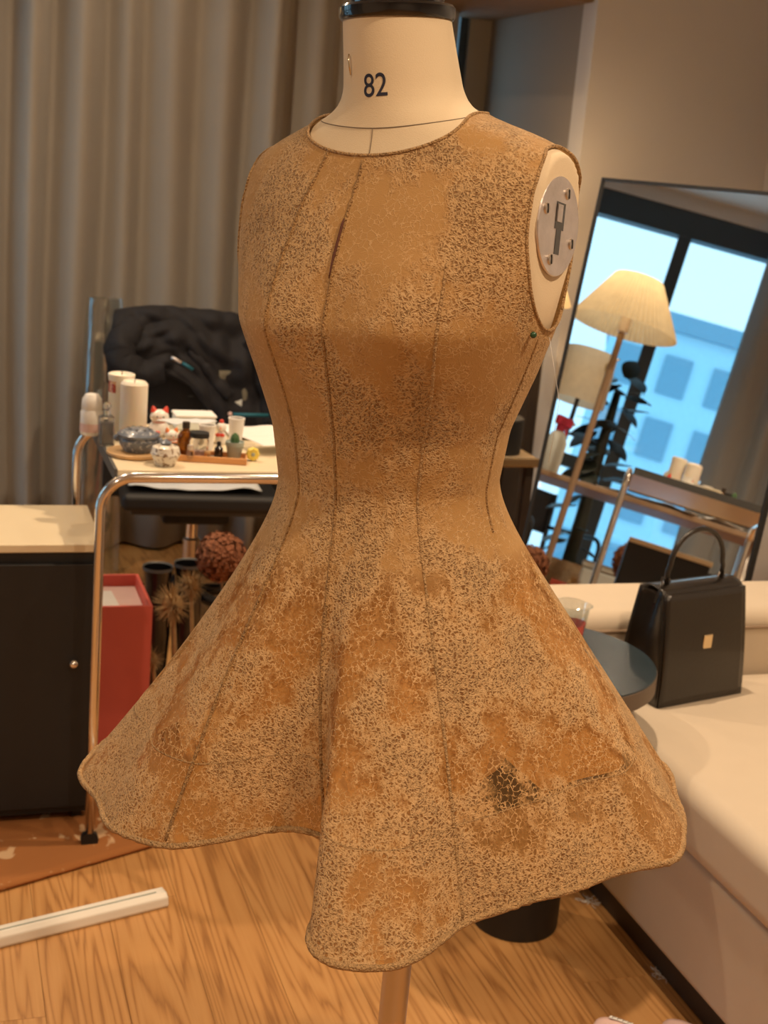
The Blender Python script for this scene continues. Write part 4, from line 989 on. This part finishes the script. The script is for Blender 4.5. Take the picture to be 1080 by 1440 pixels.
# ------------------------------------------------------------------ things seen only in the mirror (they stand left of the frame)
TZ = .82
e_a = mir(775, 655, 2.05); e_b = mir(945, 722, 2.0); a_lo, a_hi = 2.45, 3.75; eb = -.33
t = thing('side_trolley', 'wood-topped side table with tubular legs reflected in the leaning mirror', 'table', (0, 0, 0), RA)
box('top_board', eb-.40, eb, a_lo, a_hi, TZ-.022, TZ, M['lampwood'], t, .003)
for x in (eb-.38, eb-.02):
    for y in (a_lo+.03, a_hi-.03): tube('leg', [(x, y, 0), (x, y, TZ-.02)], .011, M['chrome'], t, 12)
def on_side(px, py):   # meet the top of the side table through the mirror
    h0, h1 = mir(px, py, 0), mir(px, py, 1); r = h1-h0; k = (TZ-h0.z)/r.z; return h0+r*k
# pleated floor lamp
q = mir(880, 452, 1.92)
t = thing('floor_lamp', 'tall wooden floor lamp with a pleated parchment shade, reflected in the mirror', 'lamp', (q.x, q.y, 0))
lathe('lamp_base', [(.002, 0), (.13, 0), (.13, .015), (.02, .03), (.002, .03)], M['lampwood'], t, 36); lathe('pole', [(.015, .025), (.013, q.z+.02)], M['lampwood'], t, 18)
lathe('socket', [(.015, q.z-.05), (.022, q.z-.045), (.022, q.z+.03), (.015, q.z+.035)], M['steel'], t, 20)
def plw(a, i): return 1+.022*math.sin(60*a)
lathe('pleated_shade', [(.215, q.z-.03), (.205, q.z-.01), (.100, q.z+.175), (.095, q.z+.18)], M['shade_warm'], t, 240, ends=False, wob=plw)
ball('bulb', .024, mat('dim_lamp_bulb', (1, .85, .6), .5, emit=3, ecol=(1, .72, .4)), t, (0, 0, q.z+.06), 14)
pd = bpy.data.lights.new('lamp_light', 'POINT'); pd.energy = .7; pd.color = (1, .70, .40); pd.shadow_soft_size = .03
po = bpy.data.objects.new('lamp_light', pd); COL.objects.link(po); po.parent = t; po.location = (0, 0, q.z+.11)
# cream paper table lamp
q = mir(822, 532, 2.35)
t = thing('table_lamp', 'cream drum-shaded table lamp with a gilt ornament, reflected in the mirror', 'lamp', (q.x, q.y, TZ))
lathe('lamp_base', [(.002, 0), (.06, 0), (.06, .012), (.015, .03), (.002, .03)], M['black'], t, 28); lathe('stem', [(.011, .02), (.009, q.z-TZ)], M['black'], t, 14)
lathe('shade', [(.122, q.z-TZ-.11), (.112, q.z-TZ+.12)], M['shade_cream'], t, 48, ends=False)
ball('gilt_ornament', .022, M['brass'], t, (.10, -.06, q.z-TZ+.06), 14, (1, 1, 1.3)); tube('ornament_stalk', [(.10, -.06, q.z-TZ+.08), (.12, -.09, q.z-TZ+.11)], .004, M['brass'], t, 6)
# spray bottle
q = on_side(776, 652); q = Vector((q.x, q.y, TZ+.0005)) if ab(q)[1] < eb else rm(3.36, eb-.06, TZ+.0005)
t = thing('spray_bottle', 'translucent spray bottle with a magenta trigger head, reflected in the mirror', 'spray bottle', q, R(60))
lathe('bottle', [(.002, 0), (.042, 0), (.046, .006), (.046, .13), (.030, .165), (.016, .175), (.002, .175)], M['mint'], t, 30); lathe('collar', [(.002, .175), (.019, .175), (.019, .20), (.002, .20)], M['pinkspray'], t, 20)
box('head', -.055, .035, -.013, .013, .20, .24, M['pinkspray'], t, .006); tube('trigger', [(-.03, 0, .20), (-.042, 0, .175), (-.036, 0, .15)], .006, M['pinkspray'], t, 8); tube('nozzle', [(-.055, 0, .225), (-.072, 0, .225)], .008, M['white'], t, 10)
# papers on the side table
sheet('paper_stack', 'loose white papers on the side table, reflected in the mirror', 'paper', rm(2.92, eb-.14, TZ), RA+.2, .24, .42, M['paper'], 21, .02, .002)
sheet('paper_stack', 'curled white pattern sheets at the near end of the side table', 'paper', rm(2.62, eb-.13, TZ), RA-.1, .2, .16, M['paper'], 24, .025, .003)
# plant in a basket
q = mir(800, 790, 2.75); pb_ = Vector((q.x, q.y, 0))
t = thing('basket', 'round woven seagrass basket holding the plant, reflected in the mirror', 'basket', pb_)
hbk = .50; rows_ = [(.002, 0), (.13, 0)]
for k in range(26): rows_.append((.135+.03*math.sin(k/26*2.2)+(.004 if k % 2 else 0), .01+hbk*k/25))
lathe('weave', rows_+[(.13, hbk), (.12, hbk-.06), (.002, hbk-.06)], M['basket'], t, 48, ends=False, wob=lambda a, i: 1+.012*math.sin(36*a+i*math.pi))
t = thing('house_plant', 'tall dark-leaved plant growing from the basket, reflected in the mirror', 'plant', pb_+Vector((0, 0, hbk-.06)))
tube('trunk', [(0, 0, 0), (.01, .01, .3), (-.01, .02, .6), (.0, .03, .9)], [.035, .032, .028, .018], M['leafdark'], t, 12)
rnd = random.Random(15); lf = None
for k in range(46):
    zz = rnd.uniform(.15, 1.0); an = rnd.uniform(0, 6.28); ln = rnd.uniform(.09, .17); rr_ = rnd.uniform(.02, .12)
    if lf is None:
        V = []; F = []
        for i in range(7):
            f = i/6; w_ = .32*math.sin(math.pi*min(1, f*.96+.04))**.8
            V += [(f, -w_, -.25*f*f), (f, 0, .03-.25*f*f), (f, w_, -.25*f*f)]
        for i in range(6): F += [(i*3, i*3+1, i*3+4, i*3+3), (i*3+1, i*3+2, i*3+5, i*3+4)]
        lf = obj('leaf', V, F, M['leafdark'], t); o = lf
    else: o = lf.copy(); COL.objects.link(o); o.parent = t
    o.location = (rr_*math.cos(an)*.5, rr_*math.sin(an)*.5+.02, zz); o.rotation_euler = (rnd.uniform(-.3, .3), rnd.uniform(-.7, .5), an); o.scale = (ln,)*3
# storage bins, hydrangea, wire chair
q = mir(868, 775, 2.4)
t = thing('storage_bin', 'tall pale plastic storage bin under the side table, reflected in the mirror', 'bin', rm(ab(q)[0]+.02, ab(q)[1]), RA)
box('bin_body', -.14, .14, -.10, .10, 0, .50, M['mint'], t, .015, 3); box('bin_lid', -.145, .145, -.105, .105, .50, .53, M['mint'], t, .008)
q = mir(893, 793, 1.85); hyd('round rust-brown dried hydrangea reflected low in the mirror', q, .085, (q.x-.02, q.y), 31)
q = mir(762, 745, 3.25)
t = thing('cantilever_chair', 'black tubular chair with a white seat, reflected at the mirror edge', 'chair', (q.x, q.y, 0), R(70))
box('seat', -.21, .21, -.21, .21, .46, .50, M['white'], t, .012, 3)
for s in (-1, 1): tube('side_frame', [(s*.22, .22, .012), (s*.22, -.20, .012), (s*.22, -.22, .04), (s*.22, -.22, .44), (s*.22, -.20, .47), (s*.22, .20, .47), (s*.22, .25, .55), (s*.22, .28, .86)], .013, M['black'], t, 10)
tube('floor_bar', [(-.22, .22, .012), (.22, .22, .012)], .012, M['black'], t, 10)
solid(grid('backrest', lambda u, v: ((u-.5)*.44, .265+.02*v+.03*math.cos((u-.5)*3), .64+.22*v), 12, 6, M['black'], t), .012)
for s in (-1, 1): tube('armrest', [(s*.22, -.21, .44), (s*.22, -.21, .62)]+arc((s*.22, -.15, .62), .06, 180, 90, 6, (0, 1, 0), (0, 0, 1))+[(s*.22, .26, .68)], .011, M['black'], t, 8)

# ------------------------------------------------------------------ buildings beyond the window
def building(label, b, a, wx, wy, h, nx, nz):
    t = thing('building', label, 'building', rm(a, b, -12), RA); box('wall', -wx/2, wx/2, -wy/2, wy/2, 0, h, M['bldg'], t, 0)
    box('roof', -wx/2-.2, wx/2+.2, -wy/2-.2, wy/2+.2, h, h+.4, M['bldg_win'], t, 0)
    me = None
    for i in range(nx):
        for k in range(nz):
            if me is None: me = box('window', wx/2, wx/2+.06, -.32, .32, -.45, .45, M['bldg_win'], t, 0); o = me
            else: o = me.copy(); COL.objects.link(o); o.parent = t
            o.location = (0, -wy/2+wy*(i+.5)/nx, h-1.0-1.5*k)
building('tall pale blue block outside the window, seen in the mirror', -30, 0, 8, 9, 19, 8, 10)
building('lower pale blue building outside the window, seen in the mirror', -24, 11.5, 7, 8, 13.0, 7, 7)
